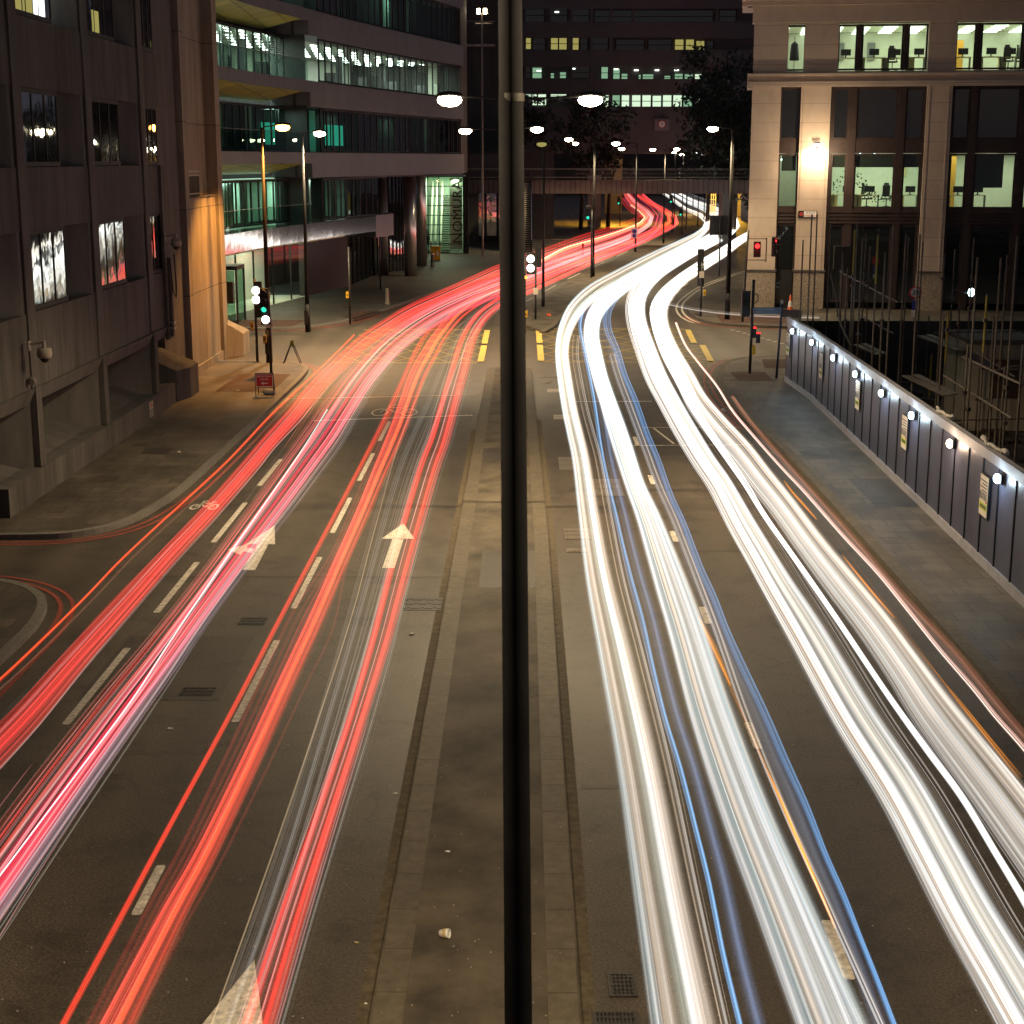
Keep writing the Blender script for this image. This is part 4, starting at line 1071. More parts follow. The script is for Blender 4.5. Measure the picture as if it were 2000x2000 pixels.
# interiors
db('room_back_wall', [(sA+0.9,sEnd,6.9,6.98,w0,w1+0.03),(sA+0.9,sEnd,4.4,4.48,l0,l1)], M['roomwhite'])
db('room_partition', [(sD-0.3,sD-0.2,0.7,4.4,l0,l1),(sE+0.3,sE+0.4,0.7,4.4,l0,l1),(sC+0.9,sC+1.0,0.7,4.4,l0,l1)], M['roomgreen'])
db('orange_partition', [(S(1868),S(1883),3.2,3.3,w0,w1-0.7),(S(1858),S(1880),2.6,2.7,l0,l1)], M['orangewall'])
db('pinboard', [(S(1769),S(1786),4.3,4.37,l0+1.7,l0+2.6)], M['wood'])
db('grey_screen', [(S(1640),S(1652),6.7,6.85,w0+0.9,w0+1.9),(S(1700),S(1716),6.7,6.85,w0+0.9,w0+1.9)], M['fascia'])
db('roller_blind', [(S(1892)+0.3,S(1964),0.55,0.58,l0+1.15,l1-0.02)], M['plastic'])
db('roller_blind', [(S(1559)-0.9,S(1559)-0.1,0.55,0.58,l1-0.95,l1-0.02),(sD+0.2,sE-0.1,0.62,0.65,l1-0.75,l1-0.02)], M['frame'])
for zc, y0, y1, rows in ((w1-0.02,1.0,6.6,4),(l1-0.04,1.0,4.2,3)):
    n = MB(DM); x = sA+1.2; i = 0
    while x < sEnd-1:
        for r in range(rows):
            yy = y0+(y1-y0)*(r+0.5)/rows + (0.35 if i%2 else 0); 
            if zc > 12 or (i+r)%2 == 0: n.box(x,x+0.75,yy,yy+0.45,zc-0.05,zc)
        x += 1.5; i += 1
    n.split('ceiling_light', M['tube'], bD)
for x, z, yy, p in ((S(1545),w1,2.5,50),(S(1650),w1,3.0,95),(S(1720),w1,3.4,110),(S(1790),w1,3.0,80),(S(1875),w1,3,90),(S(1950),w1,3.4,110),(S(2030),w1,3,80),(S(1541),l1,2.2,35),(S(1640),l1,2.2,70),(S(1720),l1,2.2,80),(S(1785),l1,2.2,60),(S(1870),l1,2.0,50),(S(1940),l1,2.2,60),(S(2010),l1,2.2,55)):
    p_ = DM @ Vector((x, yy, z-0.15)); light('office_light','AREA',tuple(p_),p*0.8,(0.93,1.0,0.78),2.0)
# frosted dot pattern on the meeting-room glass
n = MB(DM)
for i in range(340):
    u = random.random(); v = random.random()
    edge = 0.35+0.4*math.sin(u*5.5)
    if abs(v-edge) > 0.22: continue
    x = sD+0.3+(sE-sD)*0.66*u; z = l0+0.3+v*1.9
    n.box(x,x+0.07,0.44,0.445,z,z+0.07)
n.build('dot_pattern', M['frame'], bD)
def deskset(px, zf, y, label, w=1.5, chair=True, lab2=None, mon=True):
    p = DM @ Vector((S(px), y, zf)); 
    t = thing('office_desk', label, 'desk', tuple(p), 'desks inside the stone office')
    mt = Matrix.Translation(p) @ Matrix.Rotation(-A10,4,'Z')
    n = MB(mt); n.box(-w/2,w/2,-0.35,0.35,0.70,0.74); n.build('desktop', M['wood'], t)
    n = MB(mt); n.box(-w/2+0.02,-w/2+0.42,-0.33,0.3,0.02,0.70); n.build('pedestal', M['wood'], t)
    n = MB(mt); n.box(w/2-0.06,w/2-0.02,-0.3,0.3,0.0,0.70); n.build('leg', M['plastic'], t)
    if mon:
        n = MB(mt); n.box(-0.1,0.45,-0.05,-0.02,0.88,1.22); n.box(0.13,0.2,-0.02,0.02,0.74,0.9); n.box(0.05,0.3,-0.1,0.08,0.741,0.76); n.build('monitor', M['plastic'], t)
    if chair:
        p = p + Du*(w*0.8); mt = Matrix.Translation(p) @ Matrix.Rotation(random.uniform(-1,1),4,'Z')
        t = thing('office_chair', lab2, 'chair', tuple(p), 'chairs inside the stone office')
        n = MB(mt); n.cbox((0,0,0.50),0.5,0.5,0.08); n.build('seat', M['plastic'], t, bevel=0.02)
        n = MB(mt); n.cbox((0,0.24,0.95),0.42,0.06,0.65,rx=0.1); n.cbox((0,0.27,1.32),0.28,0.06,0.16); n.build('backrest', M['plastic'], t, bevel=0.02)
        n = MB(mt); n.tube((0,0,0.08),(0,0,0.46),0.03)
        for k in range(5): n.tube((0,0,0.1),(0.3*math.cos(k*1.257),0.3*math.sin(k*1.257),0.04),0.02,n=6)
        n.build('base', M['plastic'], t)
        n = MB(mt)
        for s in (-1,1): n.box(0.24*s-0.02,0.24*s+0.02,-0.15,0.2,0.68,0.72); n.box(0.24*s-0.02,0.24*s+0.02,0.0,0.04,0.5,0.68)
        n.build('armrests', M['plastic'], t)
deskset(1640,w0,1.7,'desk behind the left pane of the first wide upper window',1.6,False)
deskset(1695,w0,1.6,'pale desk left of the tall black chair on the upper floor',1.5,True,'tall black office chair in the middle upper window')
deskset(1738,w0,1.9,'desk at the right side of the middle upper window',1.2,False)
deskset(1783,w0,1.6,'desk with monitor behind the narrow upper pane by the second pier',1.0,False)
deskset(1870,w0,1.8,'cluttered desk before the orange partition upstairs',1.2,False)
deskset(1925,w0,1.7,'desk left of the swivel chairs in the right-hand upper window',1.4,True,'black swivel chair with armrests in the right-hand upper window')
deskset(1965,w0,2.0,'desk at the far right of the upper floor',1.0,True,'high-backed chair near the right edge upstairs')
deskset(1655,l0,1.6,'meeting table behind the dotted glass',1.6,True,'dark chair behind the dotted glass of the meeting room')
deskset(1700,l0,1.7,'second table behind the dotted glass',1.4,True,'dark chair by the mullion of the meeting room')
deskset(1780,l0,1.5,'cream cupboard desk below the pinboard',1.2,False)
deskset(1875,l0,1.4,'cream desk in front of the orange wall on the lit lower floor',1.4,False)
deskset(1915,l0,1.5,'desk with white cabinet under the black roller blind',1.2,False)
t = thing('coat_stand', 'coat stand hung with a dark coat in the narrow upper window', 'coat stand', tuple(DM @ Vector((S(1545),1.4,w0))))
mt = Matrix.Translation(DM @ Vector((S(1545),1.4,w0)))
n = MB(mt); n.tube((0,0,0),(0,0,1.9),0.02); n.tube((-0.25,0,0.02),(0.25,0,0.02),0.02); n.build('post', M['plastic'], t)
n = MB(mt); n.lathe((0,0,0.6),[(0.02,0),(0.28,0.02),(0.24,0.5),(0.20,0.9),(0.05,1.05),(0.001,1.06)],8); n.build('coat', M['ink'], t, True)
# wall lamp flooding the second pier
p = SZ(1596, 283); wl_ = DM @ Vector((p[0], -0.42, p[1]))
t = thing('wall_floodlight', 'bright warm floodlight fixed to the second stone pier', 'wall light', tuple(wl_))
mt = Matrix.Translation(wl_) @ Matrix.Rotation(-A10,4,'Z')
n = MB(mt); n.box(-0.16,0.16,-0.12,0.10,0.05,0.16); n.build('housing', M['blackmetal'], t)
n = MB(mt); n.box(-0.14,0.14,-0.12,0.09,-0.06,0.05); n.build('lens', M['lamp'], t)
n = MB(mt); n.tube((0,0.1,0.1),(0,0.42,0.02),0.03); n.tube((0,0.2,0.0),(0,0.3,-0.35),0.05); n.build('bracket', M['blackmetal'], t)
q = wl_ + Vector((0,0,-0.14)); n = MB(DM)
for px_,py_ in ((1680,302),(1708,302),(1733,308),(1528,312),(1632,303),(1776,306),(1684,315)):
    q_ = SZ(px_,py_,0.9); n.ball((q_[0],0.9,q_[1]),0.07,0.07,0.07,8,5)
n.split('spotlight', M['coolbulb'], bD)
light('wall_floodlight_beam','SPOT',tuple(q),650,(1.0,0.74,0.46),0.12,(R(14),0,0),168,0.7)
light('wall_floodlight_glow','POINT',tuple(wl_+Vector((0,-1.6,-0.5))),600,(1.0,0.74,0.46),0.1)
# street name plate and its two posts
p = S(1602), Z(427); q = S(1600-0+0), Z(412)
x0_, x1_ = S(1563), S(1600)
t = thing('street_name_plate', 'white street name plate reading ARTHUR STREET EC4 on the second stone pier', 'sign', tuple(DM @ Vector((x0_,-0.1,Z(425)))))
db('backing', [(x0_,x1_,-0.10,-0.03,Z(425),Z(412))], M['plastic'], t)
db('face', [(x0_+0.32,x1_-0.04,-0.115,-0.101,Z(424),Z(413))], M['signwhite'], t)
n = MB(DM); n.disc((x0_+0.17,-0.11,Z(418.5)),0.11,(0,1,0)); n.build('emblem', M['inkred'], t)
mid = DM @ Vector(((x0_+0.32+x1_)/2,-0.12,Z(415.8))); text('ARTHUR', tuple(mid), 0.14, M['ink'], t, rot=(R(90),0,-A10))
mid = DM @ Vector(((x0_+0.32+x1_)/2,-0.12,Z(421.5))); text('STREET EC4', tuple(mid), 0.13, M['inkred'], t, rot=(R(90),0,-A10))
t = thing('traffic_cone', 'orange and white traffic cone standing at the foot of the stone building', 'traffic cone', (14.85,88.3,KZ))
n = MB(); n.cbox((14.85,88.3,KZ+0.03),0.42,0.42,0.06); n.lathe((14.85,88.3,KZ+0.06),[(0.17,0),(0.13,0.28)],16); n.build('cone_base', M['orangeplastic'], t, True); n = MB(); n.lathe((14.85,88.3,KZ+0.06),[(0.075,0.62),(0.03,0.95),(0.001,0.96)],16); n.build('cone_tip', M['orangeplastic'], t, True)
n = MB(); n.lathe((14.85,88.3,KZ+0.06),[(0.131,0.28),(0.076,0.62)],16); n.build('white_sleeve', M['signwhite'], t, True)
db('doorway', [(sB+0.35,sC-0.1,0.15,0.24,0.12,2.3)], M['plastic'])

# =================================================================== site hoarding
bH = thing('site_hoarding', 'dark blue-grey panelled hoarding with pale top board running along the right pavement', 'hoarding', (10,40,0))
hp = [(9.35,-8),(9.45,8),(9.62,29),(9.95,43),(10.25,55.8),(10.12,60.6)]
hp = smooth(hp, 1)
def hat(s):   # point along the hoarding
    acc = 0
    for a, b in zip(hp, hp[1:]):
        L = math.dist(a,b)
        if s <= acc+L: t = (s-acc)/L; return (a[0]+(b[0]-a[0])*t, a[1]+(b[1]-a[1])*t), math.atan2(b[1]-a[1], b[0]-a[0])
        acc += L
    return hp[-1], 1.57
HL = sum(math.dist(a,b) for a,b in zip(hp,hp[1:]))
HH = 2.44
hn = MB(); strip(hn, hp, 0.0, -0.05, 0.12, HH); hn.v
n = MB(); strip(n, hp, -0.05, 0.0, 0.12, HH+0.12); n.build('panels', M['hoard'], bH)
n = MB(); strip(n, hp, 0.001, 0.05, 0.12, 0.32); n.build('kick_board', M['hoardpale'], bH)
n = MB(); strip(n, hp, -0.10, 0.05, HH+0.121, HH+0.17); strip(n, hp, 0.001, 0.03, HH-0.06, HH+0.12); n.build('top_board', M['hoardpale'], bH)
n = MB(); s = 0.4
while s < HL:
    (x,y), a = hat(s); n.cbox((x-0.012,y,(0.32+HH-0.06)/2),0.03,0.055,HH-0.38,rz=a-1.57); s += 1.22
n.split('cover_strip', M['hoardline'], bH)
n = MB(); strip(n, [hp[-1],(40,60.9)], 0.0, 0.06, 0.12, HH+0.0); n.build('end_return', M['pit'], bH)
def hs(px, py):     # hoarding arc length of a picture point (top row)
    best = None
    for i in range(0, int(HL*20)):
        (x,y), a = hat(i/20); d = ray(px,py); t = y/d.y if d.y else 0
        e = abs(d.x*t-x)
        if y > 12 and (best is None or e < best[0]): best = (e, i/20)
    return best[1]
lamps = [(1554,650,'c'),(1592,673,'c'),(1634,702,'c'),(1678,733,'c'),(1730,771,'c'),(1790,815,'c'),(1866,870,'w'),(1960,941,'c')]
names = ['cool bulkhead lamp at the far corner of the hoarding','second bulkhead lamp from the far end of the hoarding','cool bulkhead lamp third from the far hoarding corner','bulkhead lamp above the third poster, fourth from the far end','bulkhead lamp between the third and fourth posters','cool bulkhead lamp beside the fourth poster, just beyond the warm lamp','only warm peach-coloured lamp on the hoarding','cool lamp nearest the camera beside the large poster']
for (px,py,c),lb in zip(lamps,names):
    s = hs(px,py); (x,y),a = hat(s); z = 2.22
    t = thing('bulkhead_lamp', lb, 'wall light', (x,y,z), 'lamps along the hoarding')
    n = MB(); n.cbox((x-0.07,y,z),0.05,0.30,0.20,rz=a-1.57); n.build('base', M['plastic'], t)
    n = MB(); n.ball((x-0.13,y,z),0.07,0.14,0.10,12,8); n.build('diffuser', M['coolbulb'] if c=='c' else M['warmbulb'], t, True)
    light('bulkhead_light','POINT',(x-0.34,y,z-0.03),34 if c=='c' else 44,(0.68,0.88,1.0) if c=='c' else (1.0,0.70,0.48),0.08)
posters = [(1543,675,'bright notice at the far end of the hoarding'),(1608,713,'framed notice with lime band below the second lamp'),(1680,765,'notice with lime band between the fourth lamp and the pavement'),(1772,840,'notice with blue figures left of the sixth lamp'),(1929,965,'largest notice with lime band, nearest the camera on the hoarding')]
for k,(px,py,lb) in enumerate(posters):
    s = hs(px,py-20); (x,y),a = hat(s); z = 1.62; wv = 0.60; hv = 0.85
    mt = Matrix.Translation((x-0.03,y,z)) @ Matrix.Rotation(a-1.57,4,'Z')
    t = thing('site_notice', lb, 'notice', (x-0.03,y,z), 'notices on the hoarding')
    n = MB(mt); n.box(-0.03,0.0,-wv/2-0.03,wv/2+0.03,-hv/2-0.03,hv/2+0.03); n.build('frame', M['plastic'], t)
    n = MB(mt); n.box(-0.036,-0.031,-wv/2,wv/2,-hv/2,hv/2); n.build('sheet', M['poster'], t)
    n = MB(mt); n.box(-0.040,-0.037,-wv/2+0.01,wv/2-0.01,-hv/2+0.12,-hv/2+0.28); n.build('lime_band', M['postgreen'], t)
    n = MB(mt)
    for j in range(5):
        u = -wv/2+0.07+j*0.11; n.box(-0.040,-0.037,u,u+0.06,-hv/2+0.34,-hv/2+0.5)
    for j in range(4): n.box(-0.040,-0.037,-wv/2+0.05,wv/2-0.05-0.1*(j%2),hv/2-0.12-0.07*j,hv/2-0.095-0.07*j)
    for j in range(8): n.box(-0.043,-0.0405,-wv/2+0.05+j*0.06,-wv/2+0.085+j*0.06,-hv/2+0.16,-hv/2+0.24)
    n.build('print', M['ink'], t)
    n = MB(mt); n.box(-0.040,-0.037,-wv/2+0.02,-wv/2+0.12,-hv/2+0.3,-hv/2+0.36); n.build('red_print', M['inkred'], t)
# hanging cable over the hoarding and rags on its top
t = thing('loose_cable', 'pale cable looping over the far part of the hoarding', 'cable', (10.8,58,2.6))
n = MB(); n.path([(11.2,58,4.4),(11.15,56.5,3.6),(11.0,55.4,3.1),(10.9,54.4,3.0),(10.8,53.2,2.8),(10.6,51.0,2.6)],0.03); n.build('cable', M['scaff'], t)
for y_, l_ in ((36.8,1.6),(32.4,1.9)):
    s = y_+8; (x,y),a = hat(s)
    n = MB(); pts = [Vector((x+0.1+0.05*math.sin(i),y-l_/2+l_*i/8,HH+0.22+0.03*math.sin(i*1.9))) for i in range(9)]
    for a_, b_ in zip(pts,pts[1:]): n.tube(a_,b_,random.uniform(0.03,0.06),random.uniform(0.03,0.06),8)
    tag(n.build('rolled_sheeting', M['plasticbag']), 'pale rolled sheeting on the hoarding top '+('beyond' if y_ > 34 else 'before')+' the lamp nearest the camera', 'sheeting')

# =================================================================== building site behind
n = MB(); n.poly([(10.4,-8),(10.6,60),(60,60.4),(60,-8)],0.06,0.13); struct(n.build('construction_ground', M['pit']))
bX = thing('scaffolding', 'forest of upright scaffold tubes with yellow sleeves rising behind the hoarding', 'scaffolding', (14,45,0))
poles = [(543,220),(598,60),(632,60),(718,110),(870,150),(886,110),(918,200),(1015,185),(1112,130),(1190,185),(1207,200),(1280,185),(1297,230),(1432,310),(1498,280),(1618,210),(1640,330),(1788,335),(1828,315),(1890,200),(1352,935),(1457,670),(1605,820),(1658,960),(1928,880),(1812,1020),(965,260),(795,300),(822,400),(940,180),(1060,300),(1530,620),(1580,880),(1700,560),(1745,700),(1425,700),(1335,700)]
xs = [10.9,11.9,12.9,11.4,14.2,12.4,15.6,13.6]
sc_i = 0
allp = []
for i,(zx,zy) in enumerate(poles):
    px, py = 1400+zx*0.31056, 400+zy*0.31056
    X = xs[i%len(xs)] if i not in (1,2) else 12.2
    p = AX(px, py, X)
    if p.y > 59.5: X = 10.8+ (i%4)*0.0; p = AX(px, py, X*59.0/max(59.0,p.y) if False else X)
    if p.y > 59.5:                     # keep it on the site side of the corner
        p = AY(px, py, 59.0-(i%3)*1.2)
    n = MB(); n.tube((p.x,p.y,0.1),(p.x,p.y,p.z),0.028,n=8); n.build('standard', M['scaff'], bX); allp.append(p)
    if zx in (870,1015,1352,1457,1605,1700): n = MB(); n.tube((p.x,p.y,p.z-1.5),(p.x,p.y,p.z-0.05),0.034,n=8); n.build('yellow_sleeve', M['scaffy'], bX)
for i in range(12):
    y = random.uniform(24,58); z = random.choice((0.9,1.9,2.8,3.4)); x = random.uniform(11,14)
    n = MB(); 
    if i%2: n.tube((x,y,z),(x+0.2,y+random.uniform(6,12),z+random.uniform(-0.2,0.3)),0.026,n=6)
    else: n.tube((x-0.3,y,z),(x+random.uniform(3,8),y+0.4,z+0.1),0.026,n=6)
    n.build('ledger', M['scaff'], bX)
for i in range(30):
    p_ = random.choice(allp); z_ = random.uniform(0.35,0.95)*p_.z
    n = MB(); n.cbox((p_.x,p_.y,z_),0.11,0.10,0.09,rz=random.random()*3); n.build('coupler', M['iron'], bX)
for (x_,y_,z_,l_) in ((11.6,30,2.2,4.0),(12.4,36,1.7,3.6),(11.3,44,2.3,3.9),(13.2,50,2.8,4.2),(12.0,55,2.0,3.0)):
    n = MB(); n.cbox((x_,y_,z_),0.23,l_,0.04,rz=0.05); n.cbox((x_+0.27,y_+0.2,z_+0.01),0.22,l_,0.04,rz=0.02); n.split('scaffold_board', M['wood'] if False else M['scaff'], bX)
n = MB(); a = AX(1880,697,12.0); b = AX(1998,752,11.2); n.tube(a,b,0.03,n=8); n.build('ledger', M['scaff'], bX)
t = thing('brick_boundary_wall', 'low red brick wall with pale block course at the right edge behind the scaffolding', 'wall', (18,42,0))
n = MB(); n.box(16.2,16.5,33,49,2.2,4.6); n.box(15.9,16.2,33,49,0.1,2.2); n.build('brickwork', M['redbrick'], t)
n = MB()
for i in range(5): n.box(15.85,16.19,33+3.2*i,35.6+3.2*i,2.21,2.8)
n.build('pale_blocks', M['cabin'], t)
n = MB()
for i in range(14): n.box(15.6,15.88,33,44,0.2+0.15*i,0.27+0.15*i)
n.build('stacked_boards', M['scaff'], t)
def cabin(x,y,wx,wy,h,label):
    t = thing('site_cabin', label, 'site cabin', (x,y,0.12), 'site cabins behind the scaffolding')
    n = MB(); n.box(x,x+wx,y,y+wy,0.13,h); n.build('body', M['cabin'], t, bevel=0.03)
    n = MB(); n.box(x-0.05,x+wx+0.05,y-0.05,y+wy+0.05,h,h+0.12); n.build('roof', M['concrete'], t)
    n = MB(); n.box(x+wx*0.3,x+wx*0.7,y-0.03,y-0.001,1.2,h-0.5); n.build('window', M['darkglass'], t)
cabin(13.9,49,2.2,3,2.9,'smaller cream site cabin behind the scaffold tubes'); cabin(16.6,50,2.6,3,2.6,'larger dim cream cabin right of the small one')
p = AX(1897,571,16.5)
t = thing('site_floodlight', 'small glaring blue-white lamp on a thin post among the scaffold tubes', 'work light', (p.x,p.y,0.12))
n = MB(); n.tube((p.x,p.y,0.12),(p.x,p.y,p.z-0.15),0.03,n=8); n.tube((p.x,p.y,p.z-0.1),(p.x-0.6,p.y,p.z+0.1),0.02,n=6); n.build('post', M['scaff'], t)
n = MB(); n.ball(tuple(p),0.12,0.12,0.16,10,8); n.build('lamp_globe', M['coolbulb'], t, True)
n = MB()
for i in range(260):
    y = random.uniform(20,58); x = random.uniform(11,20); s = random.uniform(0.08,0.4); n.cbox((x,y,0.15+s*0.2),s*2,s,s*0.5,random.uniform(0,3),random.uniform(-0.3,0.3))
o = n.build('site_rubble', M['pit']); o['kind'] = 'stuff'
# road barriers, far bay signals behind the hoarding corner
t = thing('traffic_signal', 'dark backs of a signal head standing beside the second stone pier', 'traffic light', (17.2,86,0.12), 'traffic signals at the junction')
n = MB(); n.tube((17.2,86,0.12),(17.2,86,3.9),0.06); n.build('pole', M['blackmetal'], t)
n = MB(); n.box(16.7,17.1,85.8,86.0,2.7,3.95); n.box(17.25,17.6,85.8,86.0,2.4,3.95); n.build('signal_head', M['plastic'], t)

# =================================================================== footbridge over the road
bB = thing('footbridge', 'ribbed steel footbridge with railings crossing the road in the distance', 'bridge', (6,157,0))
n = MB(); n.box(-6,22,157,157.5,5.22,6.5); n.box(-6,22,161,161.4,5.22,6.5); n.build('girder', M['girder'], bB)
n = MB(); n.box(-6,22,157.5,161,5.9,6.2); n.build('deck', M['concrete'], bB)
n = MB()
for z in (6.75,7.55): n.box(-6,22,157.15,157.21,z,z+0.05)
for z in (7.1,7.45): n.box(5.0,22,157.25,157.29,z,z+0.03)
n.build('handrails', M['rail'], bB)
n = MB()
for i in range(150): n.box(-5.9+0.186*i,-5.9+0.186*i+0.025,157.16,157.2,6.5,7.55)
n.build('balusters', M['iron'], bB)
for x_ in (-5,20):
    n = MB(); n.box(x_-0.5,x_+0.5,157.6,160.8,0,5.9); n.build('support', M['concrete'], bB)
light('bridge_light','AREA',(9,160,6.8),20,WARM,1.5,(R(-90),0,0)); light('bridge_light','POINT',(10.5,159,7.2),14,WARM,0.1); light('bridge_light','POINT',(15,159,7.2),14,WARM,0.1)
t = thing('bridge_stair', 'steep stair with white-edged treads rising to the footbridge by the black pole', 'stair', (-0.5,150,0.12))
n = MB()
for i in range(32): n.box(-1.6,0.62,147.5+0.29*i,147.8+0.29*i,0.12,0.3+0.19*i)
n.build('treads', M['dark'], t)
n = MB()
for i in range(32): n.box(-1.58,0.60,147.47+0.29*i,147.499+0.29*i,0.23+0.19*i,0.305+0.19*i)
n.build('white_nosings', mat('white_nosing',(0.7,0.62,0.5),0.6), t)
n = MB(); n.add([(0.64,147.4,0.1),(0.74,147.4,0.1),(0.74,157,6.2),(0.64,157,6.2),(0.64,147.4,1.2),(0.74,147.4,1.2),(0.74,157,7.3),(0.64,157,7.3)],[(0,1,2,3),(4,5,6,7),(0,1,5,4),(1,2,6,5),(2,3,7,6),(3,0,4,7)]); n.build('side_panel', mat('navy_panel',(0.02,0.025,0.05),0.5), t)

# =================================================================== far offices spanning the road
YF = 215.0
bF = thing('far_office_block', 'long dark brown office block spanning the street beyond the footbridge', 'building', (10,YF,0))
def FX_(px): return AY(px,311,YF).x
def FZ_(py): return AY(1200,py,YF).z
n = MB()
rows = [(42,17),(97,74),(154,130),(208,184)]
xa, xb = FX_(925), FX_(1520)
zprev = 9.3
for (b,t_) in rows[::-1]:
    n.box(xa,xb,YF,YF+14,zprev,FZ_(b)); n.box(xa,xb,YF+0.6,YF+14,FZ_(b),FZ_(t_)); zprev = FZ_(t_)
n.box(xa,xb,YF,YF+14,zprev,FZ_(-60)); n.build('wall', M['farwall'], bF)
n = MB()
for px,w_ in ((1024,3),(1070,5),(1112,5),(1150,6),(1187,6),(1230,5),(1390,6)): n.box(FX_(px),FX_(px+w_),YF-0.12,YF,FZ_(215 if px < 1190 else 70),FZ_(-55))
n.split('pilaster', M['farwall'], bF)
n = MB()
for a,b,c,d in ((1152,1190,56,50),(1192,1232,113,108)): n.box(FX_(a),FX_(b),YF-0.2,YF,FZ_(c),FZ_(d))
n.split('stepped_cornice', M['farwall'], bF)
def fwin(px0,px1,py0,py1,m):
    n = MB(); n.box(FX_(px0),FX_(px1),YF+0.35,YF+0.42,FZ_(py1),FZ_(py0)); f = n.build('window', m, bF)
    n = MB(); xm = (px0+px1)/2
    n.box(FX_(px0),FX_(px1),YF+0.28,YF+0.34,FZ_(py0+(py1-py0)*0.5)-0.04,FZ_(py0+(py1-py0)*0.5)+0.04); n.box(FX_(px0)-0.06,FX_(px0)+0.06,YF+0.26,YF+0.345,FZ_(py1),FZ_(py0)); n.box(FX_(px1)-0.06,FX_(px1)+0.06,YF+0.26,YF+0.345,FZ_(py1),FZ_(py0))
    n.build('glazing_bar', M['frame'], f)
Yw, Gw, Bw, Dw = M['winyellow'], M['wingreen'], M['winbright'], M['darkglass']
for a,b,c,d,m in ((1024,1037,74,95,Yw),(1040,1064,74,97,Dw),(1074,1089,74,96,Yw),(1090,1106,74,96,Yw),(1114,1129,74,97,Yw),(1131,1146,74,97,Dw),(1155,1185,74,97,Dw),(1200,1255,77,98,Dw),(1262,1308,77,98,Dw),(1313,1331,77,100,Yw),(1334,1351,77,100,Yw),(1354,1371,80,101,Yw),(1374,1388,80,100,Dw),
    (1024,1036,130,152,Dw),(1039,1058,132,152,Gw),(1074,1082,143,152,Gw),(1092,1105,141,152,Gw),(1112,1150,130,152,Dw),(1172,1186,131,153,Gw),(1195,1209,134,154,Gw),(1211,1224,144,154,Gw),(1244,1250,146,155,Gw),(1252,1274,145,155,Gw),(1294,1307,148,155,Gw),(1314,1331,144,155,Gw),(1333,1350,145,155,Gw),(1353,1367,145,155,Bw),
    (1024,1038,183,188,Bw),(1039,1049,184,205,Bw),(1050,1067,184,205,Bw),(1074,1106,184,190,Bw),(1175,1192,186,208,Bw),(1194,1210,186,208,Gw),(1212,1228,186,208,Bw),(1232,1250,186,209,Bw),(1252,1270,186,209,Bw),(1272,1290,187,209,Bw),(1292,1310,186,209,Bw),(1312,1330,186,209,Bw),(1332,1350,187,209,Gw),(1352,1366,187,209,Bw),
    (1024,1062,17,42,Dw),(1074,1106,17,42,Dw),(1112,1148,18,42,Dw),(1158,1386,20,44,Dw),(1398,1430,20,44,Dw)): fwin(a,b,c,d,m)
n = MB()
for px,py in ((1118,134),(1201,135),(1240,137),(1280,137),(1318,137),(1052,138),(1086,23)): n.box(FX_(px-4),FX_(px+4),YF+0.2,YF+0.26,FZ_(py+1.2),FZ_(py-1.2))
n.split('ceiling_light', M['tube'], bF)
for x_ in (xa+1,xb-3): n = MB(); n.box(x_,x_+2,YF+1,YF+13,0,9.3); n.build('pillar', M['concrete'], bF)
# crest banner
t = thing('crest_banner', 'grey square banner with a red ring and white crest hung on the far block', 'banner', (FX_(1290),YF-0.5,FZ_(243)))
n = MB(); n.box(FX_(1277),FX_(1305),YF-0.5,YF-0.42,FZ_(255),FZ_(232)); n.build('panel', mat('banner_grey',(0.20,0.17,0.20),0.7), t)
n = MB(); n.disc((FX_(1291),YF-0.53,FZ_(243)),0.52,(0,1,0),20,0.01); n.build('red_ring', M['inkred'], t)
n = MB(); n.disc((FX_(1291),YF-0.56,FZ_(243)),0.40,(0,1,0),20,0.01); n.build('white_disc', M['signwhite'], t)
n = MB(); 
for dx,dz in ((-0.13,0.06),(0.13,0.06),(0,-0.12),(0,0.16)): n.box(FX_(1291)+dx-0.06,FX_(1291)+dx+0.06,YF-0.59,YF-0.575,FZ_(243)+dz-0.05,FZ_(243)+dz+0.05)
n.build('crest_marks', M['ink'], t)
# dark tower at the left of it with faint lit lines painted as pale grey strips
t = thing('dark_narrow_tower', 'unlit narrow tower between the glass office and the black pole', 'building', (-6.5,185,0))
n = MB(); n.box(-9.6,-0.5,185,195,0,32); n.build('wall', M['dark'], t)
n = MB()
for a,b,c,d in ((913,968,86,91),(913,968,41,42)): n.box(AY(a,311,184.9).x,AY(b,311,184.9).x,184.8,184.95,AY(a,d,184.9).z,AY(a,c,184.9).z)
n.build('pale_ledge', M['cabin'], t)
n = MB()
for px in (924,966): n.box(AY(px,311,184.9).x,AY(px+1.5,311,184.9).x,184.8,184.95,AY(px,180,184.9).z,AY(px,5,184.9).z)
n.build('lit_line_strip', M['fascia'], t)
p = AY(941,22,140)  # mast and lamps added to stand in for a reflection
t = thing('reflected_floodlight_mast', 'added mast whose bright pair stands in for a reflection above the left lamp', 'modelled reflection', (p.x,140,0))
n = MB(); n.tube((p.x,140,0.1),(p.x,140,p.z-0.2),0.10,0.07); n.tube((p.x-0.5,140,p.z-0.2),(p.x+0.6,140,p.z-0.2),0.05); n.tube((p.x-0.6,140,p.z-1.0),(p.x+0.9,140,p.z-1.0),0.05); n.build('mast', M['rail'], t)
for dx in (-0.28,0.28): n = MB(); n.cbox((p.x+dx,139.9,p.z),0.28,0.12,0.42,rx=0.3); n.build('floodlight', M['lampfar'], t)

